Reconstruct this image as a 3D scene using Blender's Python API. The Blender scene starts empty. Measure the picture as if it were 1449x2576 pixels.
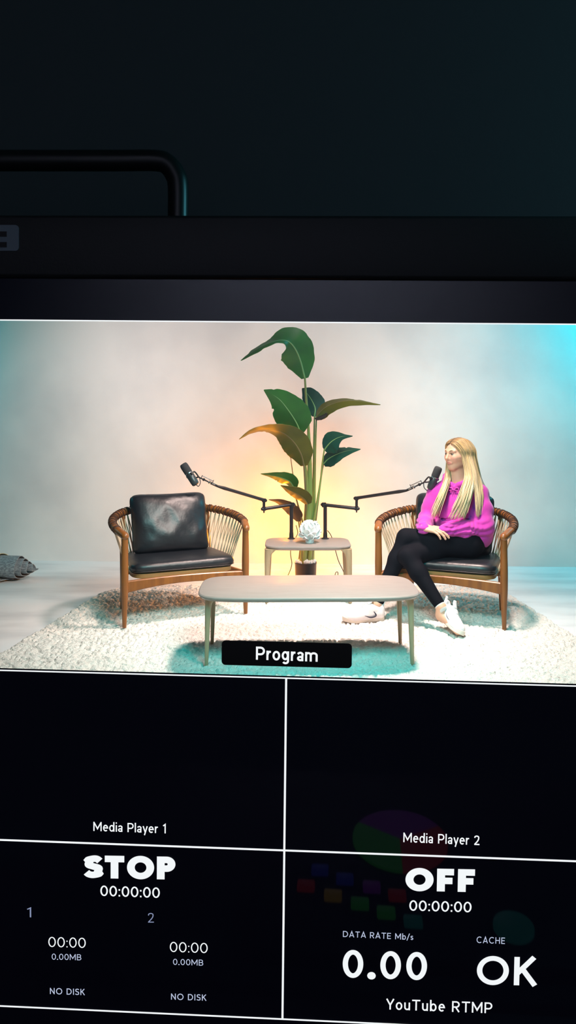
import bpy, bmesh, math, random
import numpy as np
from mathutils import Vector, Matrix, Euler

random.seed(7)
RNG = np.random.default_rng(11)
PI = math.pi
C = bpy.context.scene.collection
SC = bpy.context.scene

# ------------------------------------------------------------------ camera
F, CX, YH, H = 1900.0, 724.5, 1050.0, 1.386       # focal length and horizon in pixels, eye height in metres
cam_d = bpy.data.cameras.new('camera')
cam = bpy.data.objects.new('camera', cam_d)
C.objects.link(cam)
cam.location = (0, 0, H)
cam.rotation_euler = (PI / 2, 0, 0)
cam_d.sensor_fit = 'VERTICAL'
cam_d.sensor_height = 36.0
cam_d.lens = F / 2576.0 * 36.0
cam_d.shift_y = (YH - 1288.0) / 2576.0
cam_d.clip_start = 0.02
cam_d.clip_end = 60
SC.camera = cam

# ------------------------------------------------------------------ world, exposure
w = bpy.data.worlds.new('world')
SC.world = w
w.use_nodes = True
w.node_tree.nodes['Background'].inputs[0].default_value = (0.010, 0.016, 0.020, 1)
w.node_tree.nodes['Background'].inputs[1].default_value = 0.15
SC.view_settings.view_transform = 'Standard'
SC.view_settings.look = 'None'
SC.view_settings.exposure = 0.0
SC.view_settings.gamma = 1.0
SC.view_settings.use_curve_mapping = False

# ------------------------------------------------------------------ lights
def light(name, kind, loc, target, power, color, size=0.5, size_y=None, spot=None, blend=0.6, spread=None):
    d = bpy.data.lights.new(name, kind)
    d.energy = power
    d.color = color
    if kind == 'AREA':
        d.size = size
        if size_y:
            d.shape = 'RECTANGLE'; d.size_y = size_y
        if spread: d.spread = spread
    else:
        d.shadow_soft_size = size
    if kind == 'SPOT':
        d.spot_size = spot; d.spot_blend = blend
    o = bpy.data.objects.new(name, d)
    C.objects.link(o)
    o.location = loc
    o.rotation_euler = (Vector(target) - Vector(loc)).to_track_quat('-Z', 'Y').to_euler()
    return o

light('overhead_key', 'AREA', (0.85, 4.85, 3.6), (0.35, 4.7, 0), 64, (1.0, 0.76, 0.68), 0.40, spread=math.radians(80))
light('front_key_right', 'AREA', (-0.9, 2.7, 2.9), (1.15, 5.25, 0.85), 9.5, (1.0, 0.87, 0.80), 1.0, spread=math.radians(48))
light('front_key_left', 'AREA', (1.1, 2.7, 2.9), (-0.9, 5.3, 0.65), 11.5, (1.0, 0.85, 0.77), 1.0, spread=math.radians(48))
light('wall_wash_left', 'AREA', (-1.9, 4.5, 3.6), (-1.40, 7.4, 1.45), 10, (1.0, 0.93, 0.91), 0.6, spread=math.radians(55))
light('wall_wash_right', 'AREA', (1.9, 4.4, 3.6), (1.18, 7.2, 1.35), 10, (1.0, 0.92, 0.89), 0.6, spread=math.radians(52))
light('added_wall_fill', 'AREA', (0.2, 4.6, 3.6), (-0.1, 7.3, 2.35), 3.2, (1.0, 0.97, 0.96), 0.6, spread=math.radians(52))  # added light with no known source, brightens the top centre of the wall
light('cyan_wall_washer', 'AREA', (4.1, 6.2, 3.0), (3.2, 7.15, 2.3), 62, (0.0, 0.76, 0.95), 0.35, spread=math.radians(125))
light('teal_wall_washer', 'AREA', (-4.2, 6.2, 2.0), (-3.2, 7.45, 1.5), 13, (0.0, 0.88, 1.0), 0.6)
light('cyan_floor_fill', 'AREA', (0.2, 2.5, 2.2), (0.3, 4.6, 0.0), 18, (0.0, 0.90, 0.90), 0.7, spread=math.radians(95))
light('amber_uplight', 'POINT', (0.02, 6.66, 0.36), (0, 7, 1), 52, (1.0, 0.29, 0.0), 0.10)
light('control_room_teal_lamp', 'AREA', (2.9, 0.95, 2.3), (0.2, 1.4, 1.8), 26, (0.16, 0.75, 0.92), 0.4)
light('control_room_dim_lamp', 'AREA', (-0.2, -1.9, 3.2), (-0.2, -3.0, 2.0), 52, (0.72, 0.76, 1.0), 1.6, spread=math.radians(100))

# ------------------------------------------------------------------ pixel helpers (pixel + real distance -> metres)
def P(px, py, Y):
    return Vector(((px - CX) * Y / F, Y, H - (py - YH) * Y / F))

# ------------------------------------------------------------------ noise (numpy)
_lat = RNG.random((32, 32, 32))
def vnoise(p):
    p = np.asarray(p, float)
    i = np.floor(p).astype(int); f = p - i
    f = f * f * (3 - 2 * f)
    r = 0
    for a in (0, 1):
        for b in (0, 1):
            for c in (0, 1):
                wgt = (f[..., 0] if a else 1 - f[..., 0]) * (f[..., 1] if b else 1 - f[..., 1]) * (f[..., 2] if c else 1 - f[..., 2])
                r = r + wgt * _lat[(i[..., 0] + a) % 32, (i[..., 1] + b) % 32, (i[..., 2] + c) % 32]
    return r - 0.5

# ------------------------------------------------------------------ materials
def mat(name, col=(0.5, 0.5, 0.5), rough=0.5, metal=0.0, spec=0.5, emit=None, estr=1.0,
        noise=None, bump=None, coat=0.0, sheen=0.0, attr=None, sss=0.0):
    """noise = (scale xyz, colour b, low, high, detail); bump = (scale xyz, strength, distance)"""
    m = bpy.data.materials.new(name); m.use_nodes = True
    nt = m.node_tree; b = nt.nodes['Principled BSDF']
    b.inputs['Base Color'].default_value = (*col, 1)
    b.inputs['Roughness'].default_value = rough
    b.inputs['Metallic'].default_value = metal
    b.inputs['Specular IOR Level'].default_value = spec
    b.inputs['Coat Weight'].default_value = coat
    b.inputs['Coat Roughness'].default_value = 0.25
    b.inputs['Sheen Weight'].default_value = sheen
    if sss:
        b.inputs['Subsurface Weight'].default_value = sss
        b.inputs['Subsurface Radius'].default_value = (0.012, 0.005, 0.003)
        b.inputs['Subsurface Scale'].default_value = 1.0
    if emit:
        b.inputs['Emission Color'].default_value = (*emit, 1)
        b.inputs['Emission Strength'].default_value = estr
    tc = nt.nodes.new('ShaderNodeTexCoord')
    def tex(scale, detail=4, rough_=0.55):
        mp = nt.nodes.new('ShaderNodeMapping'); mp.inputs['Scale'].default_value = scale
        nt.links.new(tc.outputs['Object'], mp.inputs['Vector'])
        t = nt.nodes.new('ShaderNodeTexNoise'); t.inputs['Scale'].default_value = 1.0
        t.inputs['Detail'].default_value = detail; t.inputs['Roughness'].default_value = rough_
        nt.links.new(mp.outputs[0], t.inputs['Vector'])
        return t
    base_out = None
    if attr:
        a = nt.nodes.new('ShaderNodeAttribute'); a.attribute_name = attr
        base_out = a.outputs['Color']
        nt.links.new(base_out, b.inputs['Base Color'])
    if noise:
        sc, colb, lo, hi, det = noise
        t = tex(sc, det)
        r = nt.nodes.new('ShaderNodeMapRange')
        r.inputs[1].default_value = lo; r.inputs[2].default_value = hi
        nt.links.new(t.outputs['Fac'], r.inputs[0])
        mx = nt.nodes.new('ShaderNodeMix'); mx.data_type = 'RGBA'
        mx.inputs[6].default_value = (*col, 1); mx.inputs[7].default_value = (*colb, 1)
        nt.links.new(r.outputs[0], mx.inputs[0])
        nt.links.new(mx.outputs[2], b.inputs['Base Color'])
    if bump:
        sc, st, di = bump
        t = tex(sc, 3)
        bp = nt.nodes.new('ShaderNodeBump'); bp.inputs['Strength'].default_value = st
        bp.inputs['Distance'].default_value = di
        nt.links.new(t.outputs['Fac'], bp.inputs['Height'])
        nt.links.new(bp.outputs[0], b.inputs['Normal'])
    return m

M = {}
M['plaster'] = mat('plaster', (0.80, 0.77, 0.75), 0.85, noise=((1.3, 1.3, 1.3), (0.62, 0.61, 0.61), 0.40, 0.78, 8), bump=((5, 5, 5), 0.25, 0.02))
M['concrete'] = mat('concrete', (0.82, 0.83, 0.84), 0.5, noise=((0.9, 3.2, 1), (0.56, 0.57, 0.59), 0.45, 0.75, 7), bump=((9, 9, 9), 0.1, 0.01))
M['dark_paint'] = mat('dark_paint', (0.050, 0.056, 0.060), 0.8, bump=((60, 60, 60), 0.1, 0.003))
M['grey_paint'] = mat('grey_paint', (0.25, 0.25, 0.26), 0.8)
M['black_shell'] = mat('black_shell', (0.012, 0.013, 0.014), 0.55, bump=((300, 300, 300), 0.2, 0.001))
M['lcd'] = mat('lcd', (0.002, 0.002, 0.003), 0.6, spec=0.0, emit=(0.05, 0.055, 0.16), estr=0.014)
M['ui_white'] = mat('ui_white', (0.0, 0.0, 0.0), 0.6, spec=0.0, emit=(0.92, 0.96, 0.98), estr=1.05)
M['ui_pale'] = mat('ui_pale', (0.0, 0.0, 0.0), 0.6, spec=0.0, emit=(0.62, 0.70, 0.92), estr=0.85)
M['ui_dim'] = mat('ui_dim', (0.0, 0.0, 0.0), 0.6, spec=0.0, emit=(0.32, 0.38, 0.60), estr=0.8)
M['ui_black'] = mat('ui_black', (0.001, 0.001, 0.001), 0.6, spec=0.0, emit=(0.1, 0.1, 0.12), estr=0.015)
M['badge'] = mat('badge', (0.20, 0.26, 0.30), 0.5)
M['handle'] = mat('handle', (0.012, 0.013, 0.013), 0.38)
M['leather'] = mat('leather', (0.009, 0.011, 0.015), 0.40, spec=0.6, bump=((15, 15, 15), 0.25, 0.012))
M['chair_wood'] = mat('chair_wood', (0.29, 0.098, 0.016), 0.40, noise=((30, 30, 3), (0.175, 0.052, 0.009), 0.35, 0.7, 5), coat=0.2)
M['seat_wood'] = mat('seat_wood', (0.47, 0.235, 0.085), 0.42, noise=((4, 40, 40), (0.36, 0.165, 0.055), 0.35, 0.7, 5), coat=0.2)
M['rope'] = mat('rope', (0.66, 0.50, 0.34), 0.8, bump=((160, 160, 160), 0.6, 0.004))
M['wrap'] = mat('wrap', (0.055, 0.018, 0.006), 0.6)
M['ash_top'] = mat('ash_top', (0.285, 0.242, 0.222), 0.5, noise=((5, 70, 70), (0.245, 0.205, 0.185), 0.4, 0.7, 5))
M['ash_leg'] = mat('ash_leg', (0.42, 0.31, 0.19), 0.5, noise=((60, 60, 5), (0.32, 0.23, 0.14), 0.4, 0.7, 5))
M['shag'] = mat('shag', (0.87, 0.85, 0.80), 0.95, spec=0.1, noise=((60, 60, 60), (0.78, 0.75, 0.70), 0.4, 0.7, 4), bump=((110, 110, 110), 0.9, 0.012), sheen=0.15)
M['mat_grey'] = mat('mat_grey', (0.21, 0.23, 0.25), 0.9, noise=((40, 130, 130), (0.40, 0.43, 0.45), 0.45, 0.6, 3), bump=((120, 120, 120), 0.6, 0.004))
M['mat_cream'] = mat('mat_cream', (0.62, 0.60, 0.40), 0.9, bump=((80, 80, 80), 0.5, 0.004))
M['pot'] = mat('pot', (0.018, 0.012, 0.012), 0.4)
M['pebble'] = mat('pebble', (0.82, 0.80, 0.78), 0.5)
M['ceramic'] = mat('ceramic', (0.84, 0.85, 0.85), 0.32)
M['mic_metal'] = mat('mic_metal', (0.045, 0.055, 0.060), 0.34, metal=0.25)
M['mic_black'] = mat('mic_black', (0.014, 0.014, 0.015), 0.45)
M['foam'] = mat('foam', (0.035, 0.037, 0.040), 0.95, bump=((260, 260, 260), 0.8, 0.004))
M['arm_black'] = mat('arm_black', (0.016, 0.013, 0.014), 0.42)
M['chrome'] = mat('chrome', (0.75, 0.75, 0.76), 0.25, metal=1.0)
M['skin'] = mat('skin', (0.62, 0.36, 0.25), 0.5, attr='col', sss=0.12)
M['eye'] = mat('eye', (0.03, 0.025, 0.02), 0.2)
M['eye_white'] = mat('eye_white', (0.36, 0.33, 0.31), 0.3)
M['brow'] = mat('brow', (0.20, 0.11, 0.05), 0.8)
M['hoodie'] = mat('hoodie', (0.53, 0.028, 0.37), 0.85, noise=((9, 9, 9), (0.47, 0.024, 0.33), 0.4, 0.6, 4), bump=((240, 240, 240), 0.35, 0.003), sheen=0.25)
M['leggings'] = mat('leggings', (0.0045, 0.005, 0.008), 0.8, spec=0.08, bump=((14, 14, 14), 0.25, 0.006))
M['shoe'] = mat('shoe', (0.80, 0.80, 0.82), 0.5, bump=((60, 60, 60), 0.12, 0.003))
M['sole'] = mat('sole', (0.72, 0.68, 0.60), 0.6)
M['shoe_mark'] = mat('shoe_mark', (0.025, 0.03, 0.05), 0.5)
M['sock'] = mat('sock', (0.75, 0.73, 0.72), 0.8)

def leaf_mat(name, col, colb, trans):
    m = mat(name, col, 0.42, noise=((7, 7, 7), colb, 0.35, 0.7, 3), spec=0.45)
    nt = m.node_tree; b = nt.nodes['Principled BSDF']; out = nt.nodes['Material Output']
    tr = nt.nodes.new('ShaderNodeBsdfTranslucent'); tr.inputs[0].default_value = (*trans, 1)
    mx = nt.nodes.new('ShaderNodeMixShader'); mx.inputs[0].default_value = 0.30
    nt.links.new(b.outputs[0], mx.inputs[1]); nt.links.new(tr.outputs[0], mx.inputs[2])
    nt.links.new(mx.outputs[0], out.inputs['Surface'])
    return m
M['leaf'] = leaf_mat('leaf', (0.045, 0.26, 0.036), (0.030, 0.17, 0.030), (0.16, 0.30, 0.03))
M['leaf_deep'] = leaf_mat('leaf_deep', (0.018, 0.115, 0.070), (0.013, 0.075, 0.050), (0.03, 0.12, 0.06))
M['leaf_amber_lit'] = leaf_mat('leaf_amber_lit', (0.14, 0.16, 0.014), (0.095, 0.12, 0.012), (0.42, 0.26, 0.02))  # green leaf with the warm backlight put into its colour
M['leaf_dark'] = leaf_mat('leaf_dark', (0.030, 0.022, 0.012), (0.020, 0.016, 0.010), (0.06, 0.04, 0.02))
M['stem'] = mat('stem', (0.22, 0.33, 0.075), 0.5, noise=((20, 20, 3), (0.30, 0.28, 0.08), 0.4, 0.7, 3))
M['stem_brown'] = mat('stem_brown', (0.20, 0.15, 0.05), 0.6)
M['midrib'] = mat('midrib', (0.26, 0.46, 0.16), 0.5)

def hair_mat():
    m = mat('hair', (0.60, 0.42, 0.20), 0.42, attr='col', spec=0.4)
    return m
M['hair'] = hair_mat()
for _nm, _c in (('red', (1, .05, .05)), ('blue', (.05, .10, 1)), ('purple', (.45, .05, .8)), ('yellow', (.9, .55, .03)), ('green', (.08, .8, .10)), ('teal', (.03, .55, .50))):
    M['glow_' + _nm] = mat('glow_' + _nm, (.02, .02, .02), .4, emit=_c, estr=0.15)
gm = bpy.data.materials.new('screen_glass'); gm.use_nodes = True
_n = gm.node_tree; _n.nodes.remove(_n.nodes['Principled BSDF'])
_t = _n.nodes.new('ShaderNodeBsdfTransparent'); _g = _n.nodes.new('ShaderNodeBsdfGlossy'); _g.inputs['Roughness'].default_value = 0.03
_f = _n.nodes.new('ShaderNodeFresnel'); _f.inputs[0].default_value = 1.45
_b = _n.nodes.new('ShaderNodeNewGeometry'); _i = _n.nodes.new('ShaderNodeMapRange')     # same outside index from both sides of the thin pane
_i.inputs[3].default_value = 1.45; _i.inputs[4].default_value = 1 / 1.45
_n.links.new(_b.outputs['Backfacing'], _i.inputs[0]); _n.links.new(_i.outputs[0], _f.inputs[0])
_m = _n.nodes.new('ShaderNodeMixShader')
_n.links.new(_f.outputs[0], _m.inputs[0]); _n.links.new(_t.outputs[0], _m.inputs[1]); _n.links.new(_g.outputs[0], _m.inputs[2])
_n.links.new(_m.outputs[0], _n.nodes['Material Output'].inputs['Surface'])
M['glass'] = gm

# ------------------------------------------------------------------ object helpers
def finish(me, smooth):
    if smooth:
        me.polygons.foreach_set('use_smooth', [True] * len(me.polygons))
        if smooth != 'all':
            me.set_sharp_from_angle(angle=math.radians(smooth if smooth is not True else 40))

def obj(name, geo, material, parent=None, smooth=40, col=None):
    v, f = geo
    me = bpy.data.meshes.new(name)
    me.from_pydata([tuple(map(float, a)) for a in v], [], [tuple(map(int, a)) for a in f])
    me.update()
    finish(me, smooth)
    if material: me.materials.append(material)
    if col is not None:
        at = me.color_attributes.new('col', 'FLOAT_COLOR', 'POINT')
        c4 = np.ones((len(v), 4), np.float32); c4[:, :3] = col
        at.data.foreach_set('color', c4.ravel())
    o = bpy.data.objects.new(name, me)
    C.objects.link(o)
    if parent: o.parent = parent
    return o

def thing(name, label, cat, loc=(0, 0, 0), rz=0.0, group=None):
    o = bpy.data.objects.new(name, None)
    o.empty_display_size = 0.1
    C.objects.link(o); o.location = loc; o.rotation_euler = (0, 0, rz)
    tag(o, label, cat, group)
    return o
def tag(o, label, cat, group=None):
    o['label'] = label; o['category'] = cat
    if group: o['group'] = group
    return o
def struct(name, geo, m, label=None, smooth=40):
    o = obj(name, geo, m, None, smooth); o['kind'] = 'structure'
    if label: o['label'] = label
    return o

# ------------------------------------------------------------------ geometry helpers: all return (verts, faces)
def join(*gs):
    V, Fc = [], []
    for v, f in gs:
        n = len(V)
        V.extend([tuple(a) for a in v]); Fc.extend([tuple(i + n for i in q) for q in f])
    return V, Fc
def xf(geo, mtx):
    return [tuple(mtx @ Vector(a)) for a in geo[0]], geo[1]
def from_bm(bm):
    bm.verts.index_update()
    g = ([tuple(v.co) for v in bm.verts], [tuple(x.index for x in f.verts) for f in bm.faces])
    bm.free(); return g
def box(c, s, bev=0.0, seg=2, mtx=None):
    bm = bmesh.new(); bmesh.ops.create_cube(bm, size=1)
    for v in bm.verts: v.co = Vector((v.co.x * s[0], v.co.y * s[1], v.co.z * s[2]))
    if bev: bmesh.ops.bevel(bm, geom=bm.edges[:], offset=bev, segments=seg, affect='EDGES', profile=0.5)
    for v in bm.verts: v.co += Vector(c)
    g = from_bm(bm)
    return xf(g, mtx) if mtx else g
def quadbox(pts8):
    return pts8, [(0, 3, 2, 1), (4, 5, 6, 7), (0, 1, 5, 4), (1, 2, 6, 5), (2, 3, 7, 6), (3, 0, 4, 7)]
def catmull(pts, n):
    pts = [Vector(p) for p in pts]
    P_ = [pts[0] * 2 - pts[1]] + pts + [pts[-1] * 2 - pts[-2]]
    out = []
    for i in range(1, len(P_) - 2):
        a, b, c, d = P_[i - 1:i + 3]
        for k in range(n):
            t = k / n
            out.append(0.5 * ((2 * b) + (c - a) * t + (2 * a - 5 * b + 4 * c - d) * t * t + (3 * b - 3 * c + d - a) * t ** 3))
    out.append(pts[-1]); return out
def lerpr(r, n):
    """radius list resampled to n"""
    r = np.asarray(r, float)
    return np.interp(np.linspace(0, len(r) - 1, n), np.arange(len(r)), r)
def tube(path, r, seg=12, flat=1.0, cap=True, ref=None, round_end=False):
    path = [Vector(p) for p in path]; n = len(path)
    rr = lerpr(r if hasattr(r, '__len__') else [r, r], n)
    if round_end:   # add hemispherical ends
        def ends(p, d, ra):
            return [(p + d * ra * math.sin(a), ra * math.cos(a)) for a in (0.35 * PI / 2, 0.65 * PI / 2, 0.9 * PI / 2)]
        d0 = (path[0] - path[1]).normalized(); d1 = (path[-1] - path[-2]).normalized()
        e0 = ends(path[0], d0, rr[0])[::-1]; e1 = ends(path[-1], d1, rr[-1])
        path = [a for a, _ in e0] + path + [a for a, _ in e1]
        rr = [b for _, b in e0] + list(rr) + [b for _, b in e1]; n = len(path)
    V, Fc = [], []
    t0 = (path[1] - path[0]).normalized()
    up = Vector(ref) if ref else (Vector((0, 0, 1)) if abs(t0.z) < 0.9 else Vector((1, 0, 0)))
    x = (up - t0 * up.dot(t0)).normalized()
    for i in range(n):
        t = (path[min(i + 1, n - 1)] - path[max(i - 1, 0)]).normalized()
        x = (x - t * x.dot(t)).normalized(); y = t.cross(x)
        for k in range(seg):
            a = 2 * PI * k / seg
            V.append(tuple(path[i] + x * (math.cos(a) * rr[i]) + y * (math.sin(a) * rr[i] * flat)))
    for i in range(n - 1):
        for k in range(seg):
            a, b = i * seg + k, i * seg + (k + 1) % seg
            Fc.append((a, b, b + seg, a + seg))
    if cap:
        Fc.append(tuple(range(seg))[::-1]); Fc.append(tuple((n - 1) * seg + k for k in range(seg)))
    return V, Fc
def lathe(prof, seg=32, mtx=None):
    V, Fc = [], []
    n = len(prof)
    for r, z in prof:
        for k in range(seg):
            a = 2 * PI * k / seg; V.append((r * math.cos(a), r * math.sin(a), z))
    for i in range(n - 1):
        for k in range(seg):
            a, b = i * seg + k, i * seg + (k + 1) % seg
            Fc.append((a, b, b + seg, a + seg))
    Fc.append(tuple(range(seg))[::-1]); Fc.append(tuple((n - 1) * seg + k for k in range(seg)))
    return xf((V, Fc), mtx) if mtx else (V, Fc)
def frame_to(loc, zdir, xref=(1, 0, 0)):
    z = Vector(zdir).normalized(); x = Vector(xref); x = (x - z * x.dot(z)).normalized(); y = z.cross(x)
    m = Matrix((x, y, z)).transposed().to_4x4(); m.translation = Vector(loc); return m
def loft(rings, cap=True):
    V, Fc = [], []; s = len(rings[0])
    for r in rings: V.extend([tuple(p) for p in r])
    for i in range(len(rings) - 1):
        for k in range(s):
            a, b = i * s + k, i * s + (k + 1) % s
            Fc.append((a, b, b + s, a + s))
    if cap:
        Fc.append(tuple(range(s))[::-1]); Fc.append(tuple((len(rings) - 1) * s + k for k in range(s)))
    return V, Fc
def super_ring(hx, hy, e, n=64, bow=0.0):
    out = []
    for k in range(n):
        a = 2 * PI * k / n
        c, s = math.cos(a), math.sin(a)
        x = hx * math.copysign(abs(c) ** (2 / e), c); y = hy * math.copysign(abs(s) ** (2 / e), s)
        out.append((x * (1 + bow * (1 - (y / hy) ** 2)), y))
    return out

# ------------------------------------------------------------------ signed distance bodies -> one smooth closed mesh
class Field:
    def __init__(self, lo, hi, h):
        self.lo = np.array(lo, float); self.h = h
        self.n = np.ceil((np.array(hi) - self.lo) / h).astype(int) + 1
        self.d = np.full(self.n, 0.2, np.float32)
    def block(self, lo, hi):
        a = np.clip(np.floor((np.array(lo) - self.lo) / self.h).astype(int), 0, self.n - 1)
        b = np.clip(np.ceil((np.array(hi) - self.lo) / self.h).astype(int) + 1, 1, self.n)
        ax = [(self.lo[i] + self.h * np.arange(a[i], b[i])).astype(np.float32) for i in range(3)]
        X, Y, Z = np.meshgrid(*ax, indexing='ij', sparse=True)
        return tuple(slice(a[i], b[i]) for i in range(3)), X, Y, Z
    def put(self, sl, d, k, op='add'):
        o = self.d[sl]
        if op == 'add':
            hh = np.clip(0.5 + 0.5 * (o - d) / k, 0, 1)
            self.d[sl] = o + (d - o) * hh - k * hh * (1 - hh)
        elif op == 'sub':
            hh = np.clip(0.5 - 0.5 * (o + d) / k, 0, 1)
            self.d[sl] = o + (-d - o) * hh + k * hh * (1 - hh)
    def cone(self, p, r1, q, r2, k=0.02, op='add'):
        p = np.array(p, float); q = np.array(q, float); m = max(r1, r2) + k + 3 * self.h
        sl, X, Y, Z = self.block(np.minimum(p, q) - m, np.maximum(p, q) + m)
        ba = q - p; L = float(ba @ ba) + 1e-12
        t = np.clip(((X - p[0]) * ba[0] + (Y - p[1]) * ba[1] + (Z - p[2]) * ba[2]) / L, 0, 1)
        d = np.sqrt((X - p[0] - ba[0] * t) ** 2 + (Y - p[1] - ba[1] * t) ** 2 + (Z - p[2] - ba[2] * t) ** 2) - (r1 + (r2 - r1) * t)
        self.put(sl, d, k, op)
    def chain(self, pts, rs, k=0.02):
        for i in range(len(pts) - 1): self.cone(pts[i], rs[i], pts[i + 1], rs[i + 1], k)
    def ell(self, c, ax, r, k=0.02, op='add'):
        """ax = 3 unit axes (rows), r = radii"""
        c = np.array(c, float); m = max(r) + k + 3 * self.h
        sl, X, Y, Z = self.block(c - m, c + m)
        ax = np.array(ax, float)
        u = [((X - c[0]) * ax[i, 0] + (Y - c[1]) * ax[i, 1] + (Z - c[2]) * ax[i, 2]) / r[i] for i in range(3)]
        k0 = np.sqrt(u[0] ** 2 + u[1] ** 2 + u[2] ** 2)
        k1 = np.sqrt((u[0] / r[0]) ** 2 + (u[1] / r[1]) ** 2 + (u[2] / r[2]) ** 2) + 1e-6
        self.put(sl, k0 * (k0 - 1) / k1, k, op)
    def mesh(self):
        d = self.d; s = d < 0
        nx, ny, nz = d.shape
        cs = np.zeros((nx - 1, ny - 1, nz - 1), np.int8)
        for a in (0, 1):
            for b in (0, 1):
                for c in (0, 1):
                    cs += s[a:nx - 1 + a, b:ny - 1 + b, c:nz - 1 + c]
        idx = np.argwhere((cs > 0) & (cs < 8))
        ids = np.full(cs.shape, -1, np.int32); ids[tuple(idx.T)] = np.arange(len(idx))
        acc = np.zeros((len(idx), 3)); cnt = np.zeros(len(idx))
        for ax in range(3):
            o1, o2 = [i for i in range(3) if i != ax]
            for a in (0, 1):
                for b in (0, 1):
                    off = np.zeros(3, int); off[o1] = a; off[o2] = b
                    e0 = idx + off; e1 = e0.copy(); e1[:, ax] += 1
                    d0 = d[tuple(e0.T)]; d1 = d[tuple(e1.T)]
                    cr = (d0 < 0) != (d1 < 0)
                    t = d0[cr] / (d0[cr] - d1[cr])
                    pt = e0[cr].astype(float); pt[:, ax] += t
                    acc[cr] += pt; cnt[cr] += 1
        V = self.lo + self.h * acc / cnt[:, None]
        faces = []
        for ax in range(3):
            o1, o2 = (ax + 1) % 3, (ax + 2) % 3
            A = [slice(None)] * 3; B = [slice(None)] * 3
            A[ax] = slice(0, -1); B[ax] = slice(1, None)
            s0 = s[tuple(A)]; s1 = s[tuple(B)]
            e = np.argwhere(s0 != s1)
            e = e[(e[:, o1] > 0) & (e[:, o2] > 0) & (e[:, o1] < d.shape[o1] - 1) & (e[:, o2] < d.shape[o2] - 1)]
            inside = s0[tuple(e.T)]
            def cid(a, b):
                q = e.copy(); q[:, o1] -= a; q[:, o2] -= b; return ids[tuple(q.T)]
            f = np.stack([cid(1, 1), cid(0, 1), cid(0, 0), cid(1, 0)], 1)
            f[~inside] = f[~inside][:, ::-1]
            faces.append(f)
        Fq = np.concatenate(faces); Fq = Fq[(Fq >= 0).all(1)]
        return V, Fq
def obj_np(name, V, Fq, material, parent=None, col=None):
    me = bpy.data.meshes.new(name)
    me.vertices.add(len(V)); me.vertices.foreach_set('co', np.asarray(V, np.float32).ravel())
    me.loops.add(Fq.size); me.loops.foreach_set('vertex_index', Fq.astype(np.int32).ravel())
    me.polygons.add(len(Fq)); me.polygons.foreach_set('loop_start', np.arange(0, Fq.size, 4, dtype=np.int32))
    me.update(calc_edges=True); me.validate()
    me.polygons.foreach_set('use_smooth', [True] * len(me.polygons))
    if material: me.materials.append(material)
    if col is not None:
        at = me.color_attributes.new('col', 'FLOAT_COLOR', 'POINT')
        c4 = np.ones((len(V), 4), np.float32); c4[:, :3] = col
        at.data.foreach_set('color', c4.ravel())
    o = bpy.data.objects.new(name, me); C.objects.link(o)
    if parent: o.parent = parent
    return o

# =================================================================== STRUCTURE
FZ = -0.025                       # concrete; the rug's pile comes up to z = 0
def plane_slab(x0, x1, y0, y1, z0, z1): return box(((x0 + x1) / 2, (y0 + y1) / 2, (z0 + z1) / 2), (x1 - x0, y1 - y0, z1 - z0))
struct('floor', plane_slab(-7, 7, 1.51, 9.0, FZ - 0.2, FZ), M['concrete'], 'pale polished concrete studio floor')
struct('floor', plane_slab(-7, 7, -3.0, 1.51, FZ - 0.2, FZ), M['dark_paint'], 'dark floor of the control room')
# studio back wall, a little askew to the camera
wa, wb = Vector((-2.46, 7.44, 0)), Vector((2.71, 7.117, 0))
wd = (wb - wa).normalized(); wn = Vector((-wd.y, wd.x, 0))
p0 = wa - wd * 4.2; p1 = wb + wd * 4.0
q = [p0, p1, p1 + wn * 0.2, p0 + wn * 0.2]
struct('wall_back', quadbox([tuple(a + Vector((0, 0, FZ))) for a in q] + [tuple(a + Vector((0, 0, 4.2))) for a in q]), M['plaster'], 'pale plaster studio wall lit amber and cyan')
# dark wall between the control room and the studio, with the opening behind the monitor
WY0, WY1 = 1.45, 1.57
OX0, OX1, OZ0, OZ1 = -0.74, 0.78, 0.76, 1.61
struct('wall_front', join(plane_slab(-4, OX0, WY0, WY1, FZ, 3.3), plane_slab(OX1, 4, WY0, WY1, FZ, 3.3),
                          plane_slab(OX0, OX1, WY0, WY1, FZ, OZ0), plane_slab(OX0, OX1, WY0, WY1, OZ1, 3.3)), M['dark_paint'], 'very dark wall behind the monitor')
struct('wall_rear', plane_slab(-4, 4, -3.1, -3.0, FZ, 3.3), M['grey_paint'])

# =================================================================== MONITOR
U = 0.0523
MO = np.array([-7.93969, -2.47035, 19.13806])
MR = np.array([[0.99902039, -0.01085641, 0.04289976], [0.0127971, 0.99889484, -0.04522525], [-0.04236136, 0.04572994, 0.99805525]])
def MP(u, v, n=0.0):
    c = MO + MR[:, 0] * u + MR[:, 1] * v + MR[:, 2] * n
    return Vector((c[0] * U, c[2] * U, H - c[1] * U))
def pix(px, py, n=0.0):
    d = np.array([(px - CX) / F, (py - YH) / F, 1.0]); nn = MR[:, 2]
    t = (nn @ (MO + nn * n)) / (nn @ d)
    q_ = MR.T @ (d * t - MO); return q_[0], q_[1]
def slab(u0, u1, v0, v1, n0, n1):
    return quadbox([MP(u0, v1, n0), MP(u1, v1, n0), MP(u1, v1, n1), MP(u0, v1, n1), MP(u0, v0, n0), MP(u1, v0, n0), MP(u1, v0, n1), MP(u0, v0, n1)])
def bslab(u0, u1, v0, v1, n0, n1, bev):
    bm = bmesh.new(); v, f = box(((u0 + u1) / 2, (v0 + v1) / 2, (n0 + n1) / 2), (u1 - u0, v1 - v0, n1 - n0), bev, 3)
    bm.free()
    return [MP(*a) for a in v], [q_[::-1] for q_ in f]
mon_base = MP(0, 21.5, 0.6)
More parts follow.
